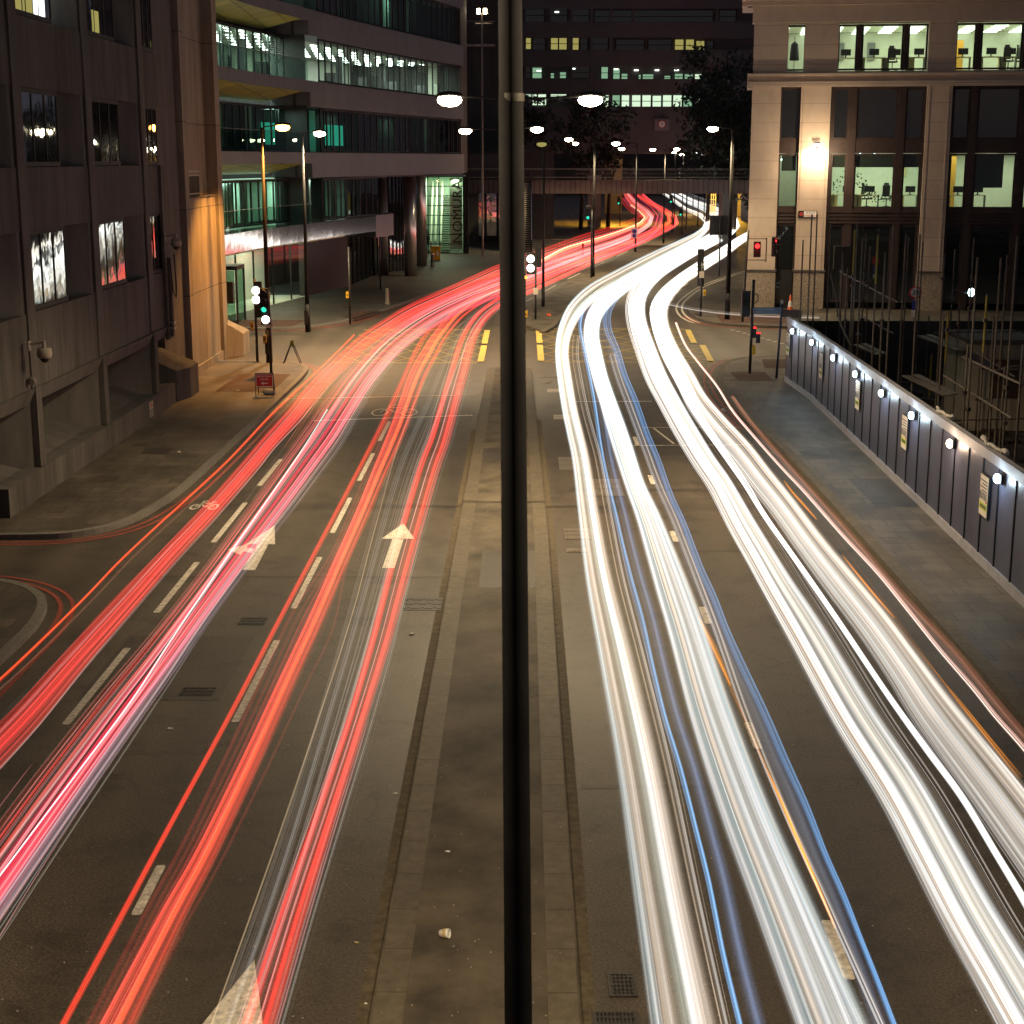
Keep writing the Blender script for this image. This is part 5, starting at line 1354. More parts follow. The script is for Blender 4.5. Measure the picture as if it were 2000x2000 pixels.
# under the bridge: sodium-lit wall, grid screen, beige pier, barrier, dark frontage
n = MB(); n.box(-16,3.2,172,184,0,9.3); t_ = n.build('dark_frontage', M['dark']); tag(t_, 'dark shop frontage in the shade behind the footbridge stair', 'building')
t = thing('beige_pillar', 'beige tiled pillar under the bridge beside the sodium-lit pavement', 'pillar', (9.4,206,0))
n = MB(); n.box(AY(1149,311,205).x,AY(1175,311,205).x,205,206,0,6.5); n.build('shaft', M['cabin'], t)
n = MB(); n.box(AY(1182,311,255).x,AY(1216,311,255).x,255,256,0,9); tag(n.build('warm_lit_wall', M['cabin']), 'distant wall glowing orange behind the red trails under the bridge', 'wall')
n = MB(); n.box(AY(1425,311,245).x,AY(1480,311,245).x,245,246,0,9.2); tag(n.build('yellow_lit_wall', M['cabin']), 'yellow-lit wall under the bridge at the right, beside the stone building', 'wall')
n = MB(); n.box(AY(900,311,400).x,AY(1560,311,400).x,400,402,0,16); tag(n.build('distant_frontage', M['dark']), 'dim frontage at the far end of the street under the bridge', 'building')
light('sodium_light','SPOT',(AY(1205,311,218).x,218,7.5),14000,(1.0,0.52,0.04),0.3,(0,0,0),140,0.5)
light('sodium_light','POINT',(AY(1440,311,238).x,238,5.5),5000,(1.0,0.52,0.04),0.3)
light('sodium_light','SPOT',(AY(1350,311,260).x,262,8),5000,(1.0,0.60,0.2),0.3,(0,0,0),150,0.5)
t = thing('grid_screen', 'white gridded road sign panel standing under the bridge', 'sign', (31,240,0))
gx0, gx1 = AY(1383,311,240).x, AY(1400,311,240).x
n = MB()
for i in range(5): n.box(gx0+(gx1-gx0)*i/4-0.05,gx0+(gx1-gx0)*i/4+0.05,240,240.06,0.3,4.6)
for z in (1.9,2.6,3.3,4.0,4.6): n.box(gx0,gx1,239.93,239.99,z-0.05,z+0.05)
n.build('grid', M['signwhite'], t)
n = MB(); n.box(gx0,gx1,239.9,240.0,0.6,1.7); n.build('panel', M['signwhite'], t)
t = thing('pedestrian_barrier', 'low pale barrier rail on the dark plaza behind the far signal', 'barrier', (4,148,0))
n = MB()
for z in (0.55,1.1): n.box(1.6,5.0,150,150.05,z,z+0.05)
for x_ in (1.6,3.3,5.0): n.box(x_,x_+0.05,150,150.05,0.1,1.15)
n.build('rails', M['rail'], t)
# =================================================================== trees
def tree(x, y, h, r, label, n_=2600, zlow=0.3, gap=0.0, leaf=0.28):
    t = thing('street_tree', label, 'tree', (x,y,0), 'trees before the far offices')
    n = MB(); n.tube((x,y,0),(x+0.2,y,h*0.35),0.28,0.2); 
    tips = []
    for i in range(7):
        a = i*0.9+random.random(); q = (x+r*0.55*math.cos(a), y+r*0.5*math.sin(a), h*random.uniform(0.55,0.9)); n.tube((x+0.2,y,h*0.33),q,0.14,0.04,6); tips.append(q)
    n.build('trunk', M['bark'], t)
    cl = [(random.gauss(0,0.45)*r, random.gauss(0,0.45)*r, zlow*h+random.random()**0.8*(1-zlow)*h) for _ in range(26)]
    n = MB()
    for i in range(n_):
        c = random.choice(cl); k = 0.34*r
        p = Vector((x+c[0]+random.gauss(0,k*0.55), y+c[1]+random.gauss(0,k*0.55), c[2]+random.gauss(0,k*0.5)))
        s = leaf*random.uniform(0.5,1.2)
        u = Vector((random.gauss(0,1),random.gauss(0,1),random.gauss(0,1))).normalized(); v = u.orthogonal().normalized()
        n.quad(p-u*s-v*s*0.6,p+u*s-v*s*0.6,p+u*s*0.7+v*s*0.6,p-u*s*0.7+v*s*0.6)
    n.build('crown', M['leaf'], t)
tree(23.6,180,19,5.0,'tallest dark tree against the stone building at the right of the far offices',3800)
tree(25.5,196,15,4.8,'dark tree left of the tallest one, over the footbridge',2800)
tree(26.8,172,13,4.2,'bushy dark tree hugging the left corner of the stone building',2800)
tree(10.4,199,15.6,3.2,'thin tree silhouetted on the bright window row in the middle',900,0.45)
tree(7.0,198,15.8,2.8,'thin tree silhouetted left of the bright window row',800,0.45)
tree(1.8,196,15.6,2.6,'thin tree before the lit windows beside the black pole',700,0.5)
tree(23.3,204,17,2.8,'sparse tree over the right end of the bright window row',700,0.5)
# =================================================================== street lamps
def lamp_head(n_parent, c, dirx, lens, far=False, diry=0):
    x,y,z = c
    n = MB(Matrix.Translation(c)); sx = 0.36
    n.ball((0,0,0.10),sx*0.9,0.15,0.09,14,8); n.build('lamp_head', M['polemetal'], n_parent, True)
    n = MB(Matrix.Translation(c)); n.ball((0,0,-0.02),0.29,0.20,0.15,16,10); n.build('lamp_glass', lens, n_parent, True)
LP = 0
def street_lamp(x, y, heads, label, power=3000, lens='lamp', top=9.9, r0=0.11, r1=0.055, col=WARM, lights=True, sodium=None):
    """heads: list of (dx, dz)"""
    t = thing('street_lamp', label, 'street lamp', (x,y,KZ), 'street lamps along the road')
    n = MB(); n.tube((x,y,KZ),(x,y,1.5),r0*1.25,r0*1.2,18); n.tube((x,y,1.5),(x,y,top),r0,r1,18); n.build('pole', M['polemetal'], t, True)
    n = MB(); n.box(x-r0*1.28,x+r0*0.2,y-r0*1.45,y-r0*1.1,0.5,1.2); n.build('access_door', M['blackmetal'], t)
    for k,(dx,dz) in enumerate(heads):
        hx = x+dx; hz = top+dz
        n = MB(); s = 1 if dx > 0 else -1
        n.path([(x,y,top-0.3),(x+s*0.12,y,top+dz*0.6+0.02),(hx-s*0.3,y,hz+0.06)],0.024,8); n.build('arm', M['polemetal'], t)
        m = M['sodium'] if sodium == k else M[lens]
        lamp_head(t, (hx,y,hz), s, m)
        if lights: light('lamp_light','SPOT',(hx,y,hz-0.22),power*(1.0 if sodium == k else 1.4),(1.0,0.42,0.08) if sodium == k else col,0.16,(0,0,0),118 if sodium == k else 146,0.45)
    return t
# nearest column: stands in the median close to the camera
PX0 = 0.058
nx, ny = W(1013,1900,3.9).x, 8.1
p = AY(1004, 700, 8.1); nx = p.x
t = thing('street_lamp', 'out-of-focus black lamp column standing close to the camera in the median', 'street lamp', (nx,ny,KZ), 'street lamps along the road')
n = MB()
prof = [(0.10,0),(0.10,1.4),(0.082,1.5),(0.0805,3.0),(0.0618,8.66),(0.0595,8.72),(0.056,10.4)]
n.lathe((0,0,0), prof, 32)
n.v = [Vector((v.x+nx+0.056-0.0082*(v.z+KZ), v.y+ny, v.z+KZ)) for v in n.v]; n.build('pole', mat('matt_black_column_paint',(0.010,0.010,0.011),0.9,spec=0.0), t, True)
n = MB(); n.lathe((nx-0.012,ny,KZ),[(0.0625,8.66),(0.0632,8.68),(0.0625,8.70)],32); n.build('collar', M['polemetal'], t, True)
for s in (-1,1):
    n = MB(); n.path([(nx,ny,10.1),(nx+s*0.15,ny,10.45),(nx+s*2.0,ny,10.5)],0.035,8); n.build('arm', M['polemetal'], t)
    lamp_head(t, (nx+s*2.3,ny,10.45), s, M['lamp']); light('lamp_light','SPOT',(nx+s*2.3,ny,10.22),3000,WARM,0.16,(0,s*R(14),0),136,0.5)
def hpx(px,py,Yd): return AY(px,py,Yd)
def lamp_at(Yd, bx, hp_, label, **k):
    """post seen at picture column bx, heads at picture points"""
    x = AY(bx,311,Yd).x; zs = [AY(a,b,Yd) for a,b in hp_]; top = max(z.z for z in zs)-0.02
    return street_lamp(x, Yd, [(z.x-x, z.z-top) for z in zs], label, top=top, **k)
lamp_at(38.5, 1010, [(878,194),(1153,194)], 'twin-arm lamp hidden behind the near column with the two largest glowing heads', power=3500, r0=0.09)
lamp_at(74, 985, [(909,255),(1049,252)], 'twin-arm lamp just left of the near column, second pair of heads', power=2600, r0=0.09)
lamp_at(66.2, 513, [(552,248)], 'tall lamp post at the left with an orange sodium head', power=7500, sodium=0)
lamp_at(78.2, 592, [(624,260)], 'tall lamp post right of the sodium one, white-headed, on the plaza', power=4600)
lamp_at(84.7, 1429, [(1392,251)], 'tall single-pole lamp at the corner of the stone building', power=2900)
lamp_at(116, 1161, [(1111,272),(1203,280)], 'lamp standing beside the green signal in the far median', power=3200, r0=0.09)
lamp_at(148, 1244, [(1124,280),(1214,290)], 'lamp with a small round sign, next beyond the green signal', power=2600, r0=0.09)
lamp_at(163, 1299, [(1275,292),(1322,291)], 'lamp in the far median just before the footbridge', power=2400, r0=0.085)
lamp_at(92, 1062, [(1058,281)], 'unlit slim post right of the near column with a dim head', power=1, r0=0.08, lens='winyellow', lights=False)  # faint glow put into the glass of an unlit head
for i,(px,py,Yd) in enumerate(((1316,297,200),(1332,302,208),(1363,297,205),(1375,302,212))):
    lamp_at(Yd, px+3, [(px,py)], ('small distant lamp over the bridge, left of a close pair','lower distant lamp of the close pair over the bridge','faint distant lamp among the tree leaves','faintest distant lamp at the right among the leaves')[i], power=500, lens='lampfar' if i < 2 else 'winwhite', r0=0.07, lights=False)
# corner lamp pole's shadow, built as a thin dark post
x = AY(1432,311,85.4).x; n = MB(); n.tube((x,85.4,KZ),(x,85.4,9.3),0.07,0.03,12); tag(n.build('steel_or_shadow_post', M['polemetal']), 'slim dark post standing in for the shadow of the corner lamp pole', 'post')

# =================================================================== traffic signals
def sig_head(n_par, x, y, z, lit, face=-1, rz=0.0, back=True, lens3=None):
    """three-lens head, top at z; facing -y when face=-1. lit: dict index->material"""
    mt = Matrix.Translation((x,y,z)) @ Matrix.Rotation(rz,4,'Z')
    n = MB(mt); n.box(-0.17,0.17,-0.12,0.08,-1.02,0.0); h = n.build('signal_head', M['plastic'], n_par, bevel=0.02)
    if back: n = MB(mt); n.box(-0.27,0.27,0.085,0.10,-1.12,0.10); n.build('backing_board', M['plastic'], n_par)
    for i in range(3):
        zc = -0.17-0.335*i
        n = MB(mt); n.disc((0,-0.125,zc),0.105,(0,1,0),18,0.006); n.build('lens', lit.get(i, M['blackmetal']), h)
        n = MB(mt)
        for k in range(9):
            a0, a1 = math.pi*k/9, math.pi*(k+1)/9
            P_ = lambda a, yy, r: (r*math.cos(a), yy, zc+r*math.sin(a))
            n.add([P_(a0,-0.13,0.125),P_(a1,-0.13,0.125),P_(a1,-0.36,0.122),P_(a0,-0.36,0.122)],[(0,1,2,3)])
        n.build('hood', M['plastic'], h)
def sig(x, y, top, label, heads, box=None, rpole=0.057, group='traffic signals at the junction', sign=None, base=KZ):
    t = thing('traffic_signal', label, 'traffic light', (x,y,base), group)
    n = MB(); n.tube((x,y,base),(x,y,top),rpole,rpole,14); n.build('pole', M['blackmetal'], t, True)
    for (dx,dy,z,lit,rz) in heads: sig_head(t, x+dx, y+dy, z, lit, rz=rz, back=False)
    if box:
        dx, z = box; n = MB(); n.box(x+dx-0.07,x+dx+0.07,y-0.13,y-0.02,z,z+0.32); n.build('push_button_box', M['yellowplastic'], t)
        n = MB(); n.box(x+dx-0.03,x+dx+0.03,y-0.15,y-0.131,z+0.12,z+0.18); n.build('button_panel', M['plastic'], t)
    if sign: n = MB(); n.box(x-0.13,x+0.13,y-0.08,y-0.06,sign,sign+0.35); n.build('notice', M['poster'], t)
    return t
x,y = W(530,735).xy
t = sig(x, y, 3.35, 'nearest left signal pole showing green over a glaring white lens', [(-0.18,-0.02,3.52,{2:M['siggreen']},0)], (-0.2,1.35), sign=1.95)
n = MB(); n.disc((x-0.13,y-0.14,2.28),0.16,(0,1,0),20,0.01); n.build('lower_lens', M['sigwhite'], t); n = MB(); n.box(x-0.32,x+0.06,y-0.12,y+0.06,2.08,2.49); n.build('lower_box', M['plastic'], t)
x,y = W(503,712).xy
t = sig(x, y, 3.6, 'left signal pole behind the sodium lamp with two glaring white lenses', [], (-0.16,1.5))
n = MB(); n.box(x-0.02,x+0.3,y-0.12,y+0.06,2.0,3.5); n.build('signal_head', M['plastic'], t)
for z in (3.13,2.75): n = MB(); n.disc((x+0.06,y-0.14,z),0.17,(0,1,0),20,0.01); n.build('lens', M['sigwhite'], t)
x,y = -14.8, 74.0
sig(x, y, 4.0, 'dark side-on signal with a red glint beside the orange-lit tower', [(0.25,0,3.95,{0:M['sigred']},R(75)),(1.0,0.2,2.9,{},R(170))])
x,y = W(684,638).xy; sig(x, y, 4.1, 'slim signal pole with a yellow box alone on the plaza', [], (-0.1,1.5))
x,y = W(1046,628).xy; sig(x, y, 3.0, 'median signal pole right of the near column with dark signal backs', [(0.14,0.15,3.9,{},R(180))], None, sign=1.45)
x,y = W(1025,655).xy; t = sig(x, y, 3.9, 'median signal with two glaring white lenses beside the near column', [], (0.06,0.9))
for z in (3.75,3.30): n = MB(); n.disc((x+0.28,y-0.1,z),0.19,(0,1,0),20,0.01); n.build('lens', M['sigwhite'], t)
n = MB(); n.disc((x+0.04,y-0.1,2.85),0.08,(0,1,0),14,0.01); n.build('lens', M['sigamber'], t); n = MB(); n.box(x+0.07,x+0.5,y-0.08,y+0.08,3.0,4.05); n.build('signal_head', M['plastic'], t)
p = AY(1148,425,115); t = sig(p.x+0.28, 115, p.z+0.5, 'far median signal showing a bright green lens', [(-0.28,0,p.z+0.84,{2:M['siggreen']},0)])
p = AY(733,417,104.5); t = sig(p.x+0.25, 104.5, p.z+0.2, 'high green signal lens glowing before the canopy boxes of the glass office', [(-0.25,0,p.z+0.84,{2:M['siggreen']},0)], base=KZ)
x,y = W(1368,622).xy; sig(x, y, 3.0, 'signal seen from behind at the kerb of the far right pavement', [(-0.05,0.15,3.75,{},R(180)),(-0.03,0.15,2.75,{},R(165))], (0.18,1.25), sign=2.2)
x,y = W(1404,543).xy; t = thing('direction_sign', 'back of a dark road sign on a thin post by the wet pavement', 'sign', (x,y,KZ))
n = MB(); n.tube((x,y,KZ),(x,y,4.4),0.06); n.build('post', M['blackmetal'], t); n = MB(); n.box(x-0.75,x+0.75,y+0.07,y+0.12,3.1,4.5); n.build('sign_plate', M['dark'], t); n = MB(); n.box(x-0.5,x+0.5,y-0.03,y+0.07,3.3,3.36); n.box(x-0.5,x+0.5,y-0.03,y+0.07,4.1,4.16); n.build('stiffeners', M['dark'], t)
# right signal with a frame bracket
x,y = W(1450,633).xy
t = thing('traffic_signal', 'tall right signal with a bracket frame holding a red signal', 'traffic light', (x,y,KZ), 'traffic signals at the junction')
n = MB(); n.tube((x,y,KZ),(x+0.15,y,4.9),0.06); n.build('pole', M['blackmetal'], t, True)
n = MB()
for z in (4.45,3.35): n.tube((x+0.14,y-0.02,z),(x+1.12,y-0.02,z),0.022,n=6)
n.tube((x+1.12,y-0.02,3.25),(x+1.12,y-0.02,4.5),0.03,n=6); n.build('bracket', M['blackmetal'], t)
n = MB(); n.box(x+0.46,x+0.82,y-0.1,y+0.06,3.5,4.3); n.build('signal_head', M['plastic'], t); n = MB(); n.disc((x+0.64,y-0.12,4.08),0.12,(0,1,0),18,0.008); n.build('lens', M['sigred'], t)
light('signal_glow','POINT',(x+0.64,y-0.4,4.05),10,(1,0.02,0.02),0.08)
sig_head(t, x+1.5, y, 4.55, {0:M['sigred']}, rz=R(70), back=False)
x,y = W(1464,735).xy
t = thing('traffic_signal', 'near right signal pole with pedestrian red lamps and a yellow box', 'traffic light', (x,y,KZ), 'traffic signals at the junction')
n = MB(); n.tube((x,y,KZ),(x+0.04,y,3.85),0.062); n.build('pole', M['blackmetal'], t, True)
n = MB(); n.path([(x+0.06,y,3.3),(x+0.22,y,3.25),(x+0.25,y,3.05),(x+0.1,y,2.9)],0.02); n.build('cable_loop', M['plastic'], t)
sig_head(t, x-0.23, y+0.1, 3.4, {}, rz=R(190), back=False)
n = MB(); n.box(x+0.07,x+0.19,y-0.1,y+0.1,1.55,2.0); n.box(x+0.2,x+0.36,y-0.1,y+0.1,1.35,1.78); n.build('pedestrian_head', M['plastic'], t)
n = MB(); n.box(x+0.08,x+0.18,y-0.12,y-0.101,1.93,1.99); n.box(x+0.21,x+0.35,y-0.12,y-0.101,1.72,1.77); n.build('red_figure_lens', M['sigred'], t)
n = MB(); n.box(x+0.05,x+0.19,y-0.13,y-0.01,0.88,1.25); n.build('push_button_box', M['yellowplastic'], t)
# finger post
x,y = W(1516,744).xy
t = thing('finger_post', 'dark blue fingerpost with two blades at the hoarding corner', 'signpost', (x,y,KZ))
n = MB(); n.tube((x,y,KZ),(x+0.12,y,3.0),0.045); n.build('post', M['signnavy'], t, True)
n = MB(); n.box(x-1.0,x+0.1,y-0.06,y-0.02,2.63,2.88); n.build('left_blade', M['signnavy'], t)
n = MB(Matrix.Translation((x+0.15,y,2.7)) @ Matrix.Rotation(R(-35),4,'Z')); n.box(0,0.8,-0.02,0.02,-0.2,0.1); n.build('right_blade', M['blackmetal'], t)
n = MB(); n.ball((x+0.12,y,3.1),0.07,0.07,0.09); n.build('finial', M['cabin'], t, True)
n = MB(); n.box(x-0.95,x-0.2,y-0.066,y-0.061,2.80,2.82); n.box(x-0.95,x-0.6,y-0.066,y-0.061,2.70,2.72); n.build('lettering_lines', M['fascia'], t)
# speed-limit sign by the stone building
p = AY(1787,571,78)
t = thing('speed_limit_sign', 'round white 20 sign with a red ring before the third stone pier', 'sign', (p.x,78,0.12))
n = MB(); n.tube((p.x+0.1,78,0.12),(p.x+0.1,78,p.z+0.45),0.04); n.build('post', M['blackmetal'], t)
n = MB(); n.disc((p.x,77.9,p.z),0.31,(0,1,0),24,0.008); n.build('red_ring', M['signred'], t); n = MB(); n.disc((p.x,77.885,p.z),0.235,(0,1,0),24,0.008); n.build('white_face', M['signwhite'], t)
text('20', (p.x,77.868,p.z), 0.34, M['ink'], t, rot=(R(90),0,0))
n = MB(); n.box(p.x-0.13,p.x+0.13,77.88,77.9,p.z-0.85,p.z-0.38); n.build('blue_plate', M['signblue'], t); n = MB(); n.box(p.x-0.13,p.x+0.13,77.88,77.9,p.z-1.2,p.z-0.88); n.build('white_plate', M['signwhite'], t)
# small round sign on the far median lamp and distant signals
p = AY(1240,457,147)
t = thing('round_road_sign', 'small blue and white sign on the second far median lamp', 'sign', (p.x,147.6,p.z)); n = MB(); n.box(p.x-0.3,p.x+0.3,147.7,147.75,p.z-0.4,p.z+0.5); n.build('plate', M['signwhite'], t); n = MB(); n.disc((p.x,147.68,p.z+0.22),0.2,(0,1,0),14,0.01); n.disc((p.x,147.68,p.z-0.2),0.17,(0,1,0),14,0.01); n.build('rings', M['signblue'], t)
for px,py,Yd,lb in ((1208,397,205,'small green signal far off at the left under the bridge'),(1310,394,190,'left one of the two green signals under the bridge'),(1329,419,182,'lower right green signal under the bridge')):
    p = AY(px,py,Yd); t = sig(p.x+0.22, Yd, p.z+0.5, lb, [(-0.22,0,p.z+0.84,{2:M['siggreen']},0)], rpole=0.07)
for px,pt,pb,lb in ((1315,432,455,'thin red-lit post in the far median'),(1340,378,449,'dark post right of the green signals'),(1353,380,420,'far post beyond the green signals')):
    p = W(px,pb); q = AY(px,pt,p.y); n = MB(); n.tube((p.x,p.y,0),(p.x,p.y,q.z),0.09); tag(n.build('steel_or_shadow_post', M['blackmetal']), lb, 'post')
# A-frame signs
def leg(n,a,b): n.tube(a,b,0.018,n=6)
x,y = W(517,773,KZ).xy
t = thing('pedestrian_route_sign', 'red folding sign reading PEDESTRIAN ROUTE with a white left arrow', 'sign', (x,y,KZ))
mt = Matrix.Translation((x,y,KZ)) @ Matrix.Rotation(R(4),4,'Z') @ Matrix.Rotation(R(-9),4,'X')
n = MB(mt); n.box(-0.31,0.31,-0.012,0.012,0.32,0.80); n.build('white_border', M['signwhite'], t)
n = MB(mt); n.box(-0.29,0.29,-0.018,-0.0125,0.34,0.78); fpl = n.build('red_face', M['signred'], t)
n = MB(mt)
for s in (-1,1): n.box(s*0.32-0.015,s*0.32+0.015,-0.01,0.02,-0.0,0.82)
n.box(-0.32,0.32,-0.005,0.015,0.80,0.83); n.build('front_frame', M['blackmetal'], t)
n = MB()
for s in (-1,1): leg(n,(x+s*0.3,y+0.12,KZ+0.8),(x+s*0.3,y+0.5,KZ))
n.tube((x-0.3,y+0.35,KZ+0.25),(x+0.3,y+0.35,KZ+0.25),0.012,n=6); n.build('rear_frame', M['blackmetal'], t)
q = mt @ Vector((0,-0.022,0.70)); text('PEDESTRIAN', tuple(q), 0.092, M['signwhite'], t, rot=(R(81),0,R(4)))
q = mt @ Vector((0,-0.022,0.59)); text('ROUTE', tuple(q), 0.092, M['signwhite'], t, rot=(R(81),0,R(4)))
n = MB(mt); n.box(-0.04,0.12,-0.022,-0.019,0.435,0.465); n.add([(-0.12,-0.022,0.45),(-0.03,-0.022,0.395),(-0.03,-0.022,0.505)],[(0,1,2)]); n.build('arrow', M['signwhite'], t)
n = MB(); n.ball((x+0.1,y+0.32,KZ+0.10),0.26,0.16,0.11,12,7,0.12); tag(n.build('sandbag', M['plasticbag'], None, True), 'crumpled pale sandbag at the foot of the red route sign', 'sandbag')
x,y = W(570,716).xy
t = thing('folding_sign_frame', 'empty black folding sign frame standing at the side-road kerb', 'sign frame', (x,y,KZ))
n = MB()
for s in (0,0.35):
    leg(n,(x-0.36,y+s,KZ),(x+0.02,y+s,KZ+0.95)); leg(n,(x+0.36,y+s,KZ),(x-0.02,y+s,KZ+0.95))
n.tube((x-0.12,y,KZ+0.62),(x-0.12,y+0.35,KZ+0.62),0.015,n=6); n.tube((x,y,KZ+0.93),(x,y+0.35,KZ+0.93),0.02,n=6); n.build('legs', M['blackmetal'], t)
n = MB(); n.box(x-0.03,x+0.10,y+0.1,y+0.13,KZ+0.72,KZ+0.98); n.build('tag', M['postgreen'], t)
bollard(1.35,86.6,0.12,0.1,M['orangeplastic'],'tiny orange stud on the far median nose')
bollard(5.2,141,1.1,0.12,M['signred'],'pale post by the dark plaza barrier')

# =================================================================== light trails of the traffic, as glowing strands in space
def trailmat(name, k):
    """light adds to light: a strand hides nothing behind it"""
    m = bpy.data.materials.new(name); m.use_nodes = True
    n, l = m.node_tree.nodes, m.node_tree.links; n.clear()
    o = n.new('ShaderNodeOutputMaterial'); e = n.new('ShaderNodeEmission'); a = n.new('ShaderNodeAttribute'); a.attribute_name = 'glow'
    t = n.new('ShaderNodeBsdfTransparent'); ad = n.new('ShaderNodeAddShader')
    g = n.new('ShaderNodeNewGeometry'); sb = n.new('ShaderNodeMath'); sb.operation = 'SUBTRACT'; sb.inputs[0].default_value = k
    l.new(g.outputs['Backfacing'], sb.inputs[1]); l.new(sb.outputs[0], e.inputs[1])     # underside emission switched off to keep trail light off the road
    l.new(a.outputs['Color'], e.inputs[0]); l.new(e.outputs[0], ad.inputs[0]); l.new(t.outputs[0], ad.inputs[1]); l.new(ad.outputs[0], o.inputs[0])
    m.cycles.emission_sampling = 'NONE'
    return m
TM = trailmat('traffic_light_trail', 1.0)
def catmull(P, step=9.0):
    out = []
    for i in range(len(P)-1):
        p0, p1, p2, p3 = P[max(i-1,0)], P[i], P[i+1], P[min(i+2,len(P)-1)]
        L = math.dist(p1[:2], p2[:2]); k = max(1, int(L/step))
        for j in range(k):
            t = j/k
            out.append(tuple(0.5*((2*b)+(c-a)*t+(2*a-5*b+4*c-d)*t*t+(3*b-a-3*c+d)*t**3) for a,b,c,d in zip(p0,p1,p2,p3)))
    out.append(tuple(P[-1])); return out
def trail(label, pts, z, count, pal, rad=(0.012,0.05), zs=0.10, dist='uni', cut=0.12, far=1.0, near=1.0, gain=1.0, fade=False, group='light trails of the traffic', spread=1.0):
    """pts: (x, y, half width) in the picture, for a light carried z metres over the road"""
    rnd = random.Random(sum(ord(c)*(i+1) for i,c in enumerate(label)))
    P = catmull(pts)
    mb = MB(); fs = mb.f; lc = []
    nb = 9; prof = [rnd.uniform(0.45,1.3) for _ in range(nb+2)]; tone = [rnd.choice(pal) for _ in range(nb+2)]
    for s in range(count):
        u = rnd.uniform(-1,1) if dist == 'uni' else max(-1.3,min(1.3,rnd.gauss(0,0.5)))
        q_ = (u+1)/2*(nb-1) if abs(u) < 1 else 0; bi = int(q_); pf = prof[bi]*(1-q_+bi)+prof[bi+1]*(q_-bi)
        u *= spread
        zz = z+rnd.uniform(-zs,zs); r = rad[0]+(rad[1]-rad[0])*rnd.random()**1.8
        col, k = tone[bi] if rnd.random() < 0.55 else rnd.choice(pal)
        k *= rnd.uniform(0.6,1.2)*pf*gain*min(1.8, 0.5+0.5*rad[1]/r*0.6)
        i0, i1 = 0, len(P)
        if cut and rnd.random() < cut:
            a = rnd.randrange(0,len(P)-4); i0, i1 = (a, len(P)) if rnd.random() < 0.5 else (0, max(a,6))
        ph = rnd.uniform(0,6.28); am = rnd.uniform(0,0.07); fq = rnd.uniform(0.02,0.07)
        ring = []
        for i in range(i0, i1):
            x, y, hw = P[i]
            a = P[max(i-1,0)]; b = P[min(i+1,len(P)-1)]
            tx, ty = b[0]-a[0], b[1]-a[1]; L = math.hypot(tx,ty) or 1
            off = (u+am*math.sin(i*fq+ph))*hw
            ring.append(W(x-ty/L*off, y+tx/L*off, zz))
        if len(ring) < 3: continue
        d = (ring[0]-ring[1]).normalized()
        if i0 == 0 and P[0][1] > 1300: ring.insert(0, ring[0]+d*10)      # runs on under the camera
        base = len(mb.v); m_ = len(ring); cc = []
        for i,q in enumerate(ring):
            a = ring[max(i-1,0)]; b = ring[min(i+1,m_-1)]; d = (b-a); d = Vector((-d.y,d.x,0)); d = d.normalized() if d.length else Vector((1,0,0))
            dd = q.length
            rr = r*(1+min(1.6,max(0,dd-40)/80))
            kk = k*(near+min(far, max(0,dd-22)/50))*(1-0.55*min(1,max(0,dd-130)/120))
            if fade: kk *= math.sin(math.pi*(i+0.5)/m_)**0.8
            elif cut and (i < 4 and i0 > 0): kk *= (i+0.3)/4
            elif cut and (m_-1-i < 4 and i1 < len(P)): kk *= (m_-1-i+0.3)/4
            mb.v += [q+d*rr, q+Vector((0,0,0.7*rr)), q-d*rr]
            cc.append((col[0]*kk, col[1]*kk, col[2]*kk))
        for i in range(m_-1):
            A, B = base+i*3, base+i*3+3; ca, cb_ = cc[i], cc[i+1]
            fs.append((A, A+1, B+1, B)); lc += [0,0,0,1, *ca,1, *cb_,1, 0,0,0,1]
            fs.append((A+1, A+2, B+2, B+1)); lc += [*ca,1, 0,0,0,1, 0,0,0,1, *cb_,1]
    o = mb.build('light_trail', TM)
    if sum(p.normal.z for p in o.data.polygons) < 0: o.data.flip_normals()
    at = o.data.color_attributes.new('glow', 'FLOAT_COLOR', 'CORNER')
    # corner colours follow the loops, whichever way round the faces now run
    ridge = lambda vi: vi % 3 == 1
    vc = {}
    k_ = 0
    for f_ in fs:
        for vi in f_:
            if ridge(vi): vc[vi] = lc[k_:k_+4]
            k_ += 4
    out = []
    for lp in o.data.loops: out += vc[lp.vertex_index] if ridge(lp.vertex_index) else [0,0,0,1]
    at.data.foreach_set('color', out)
    return tag(o, label, 'light trail', group)
WH = [((1,0.98,0.95),1.0),((1,0.95,0.88),0.9),((1,0.84,0.68),0.75),((0.85,0.93,1.0),0.85),((1,0.78,0.58),0.6),((0.62,0.80,0.85),0.5),((0.80,0.56,0.36),0.5),((1,0.98,0.96),1.3),((0.45,0.7,0.6),0.35)]
WB = [((1,1,1),1.3),((1,0.98,0.95),1.1),((0.95,0.98,1.0),1.1),((1,0.9,0.8),0.8)]
WARMW = [((1,0.82,0.66),0.5),((0.8,0.62,0.45),0.35),((1,0.95,0.9),0.8)]
BLUE = [((0.16,0.40,0.78),0.8),((0.24,0.52,0.90),0.8),((0.08,0.24,0.6),0.6)]
DBLUE = [((0.05,0.08,0.15),0.6),((0.07,0.08,0.10),0.6)]
RED = [((1.0,0.035,0.025),1.0),((0.9,0.06,0.04),0.8),((1.0,0.02,0.02),1.0),((0.65,0.03,0.03),0.6)]
DRED = [((0.30,0.03,0.02),0.7),((0.42,0.03,0.03),0.7),((0.22,0.04,0.03),0.6)]
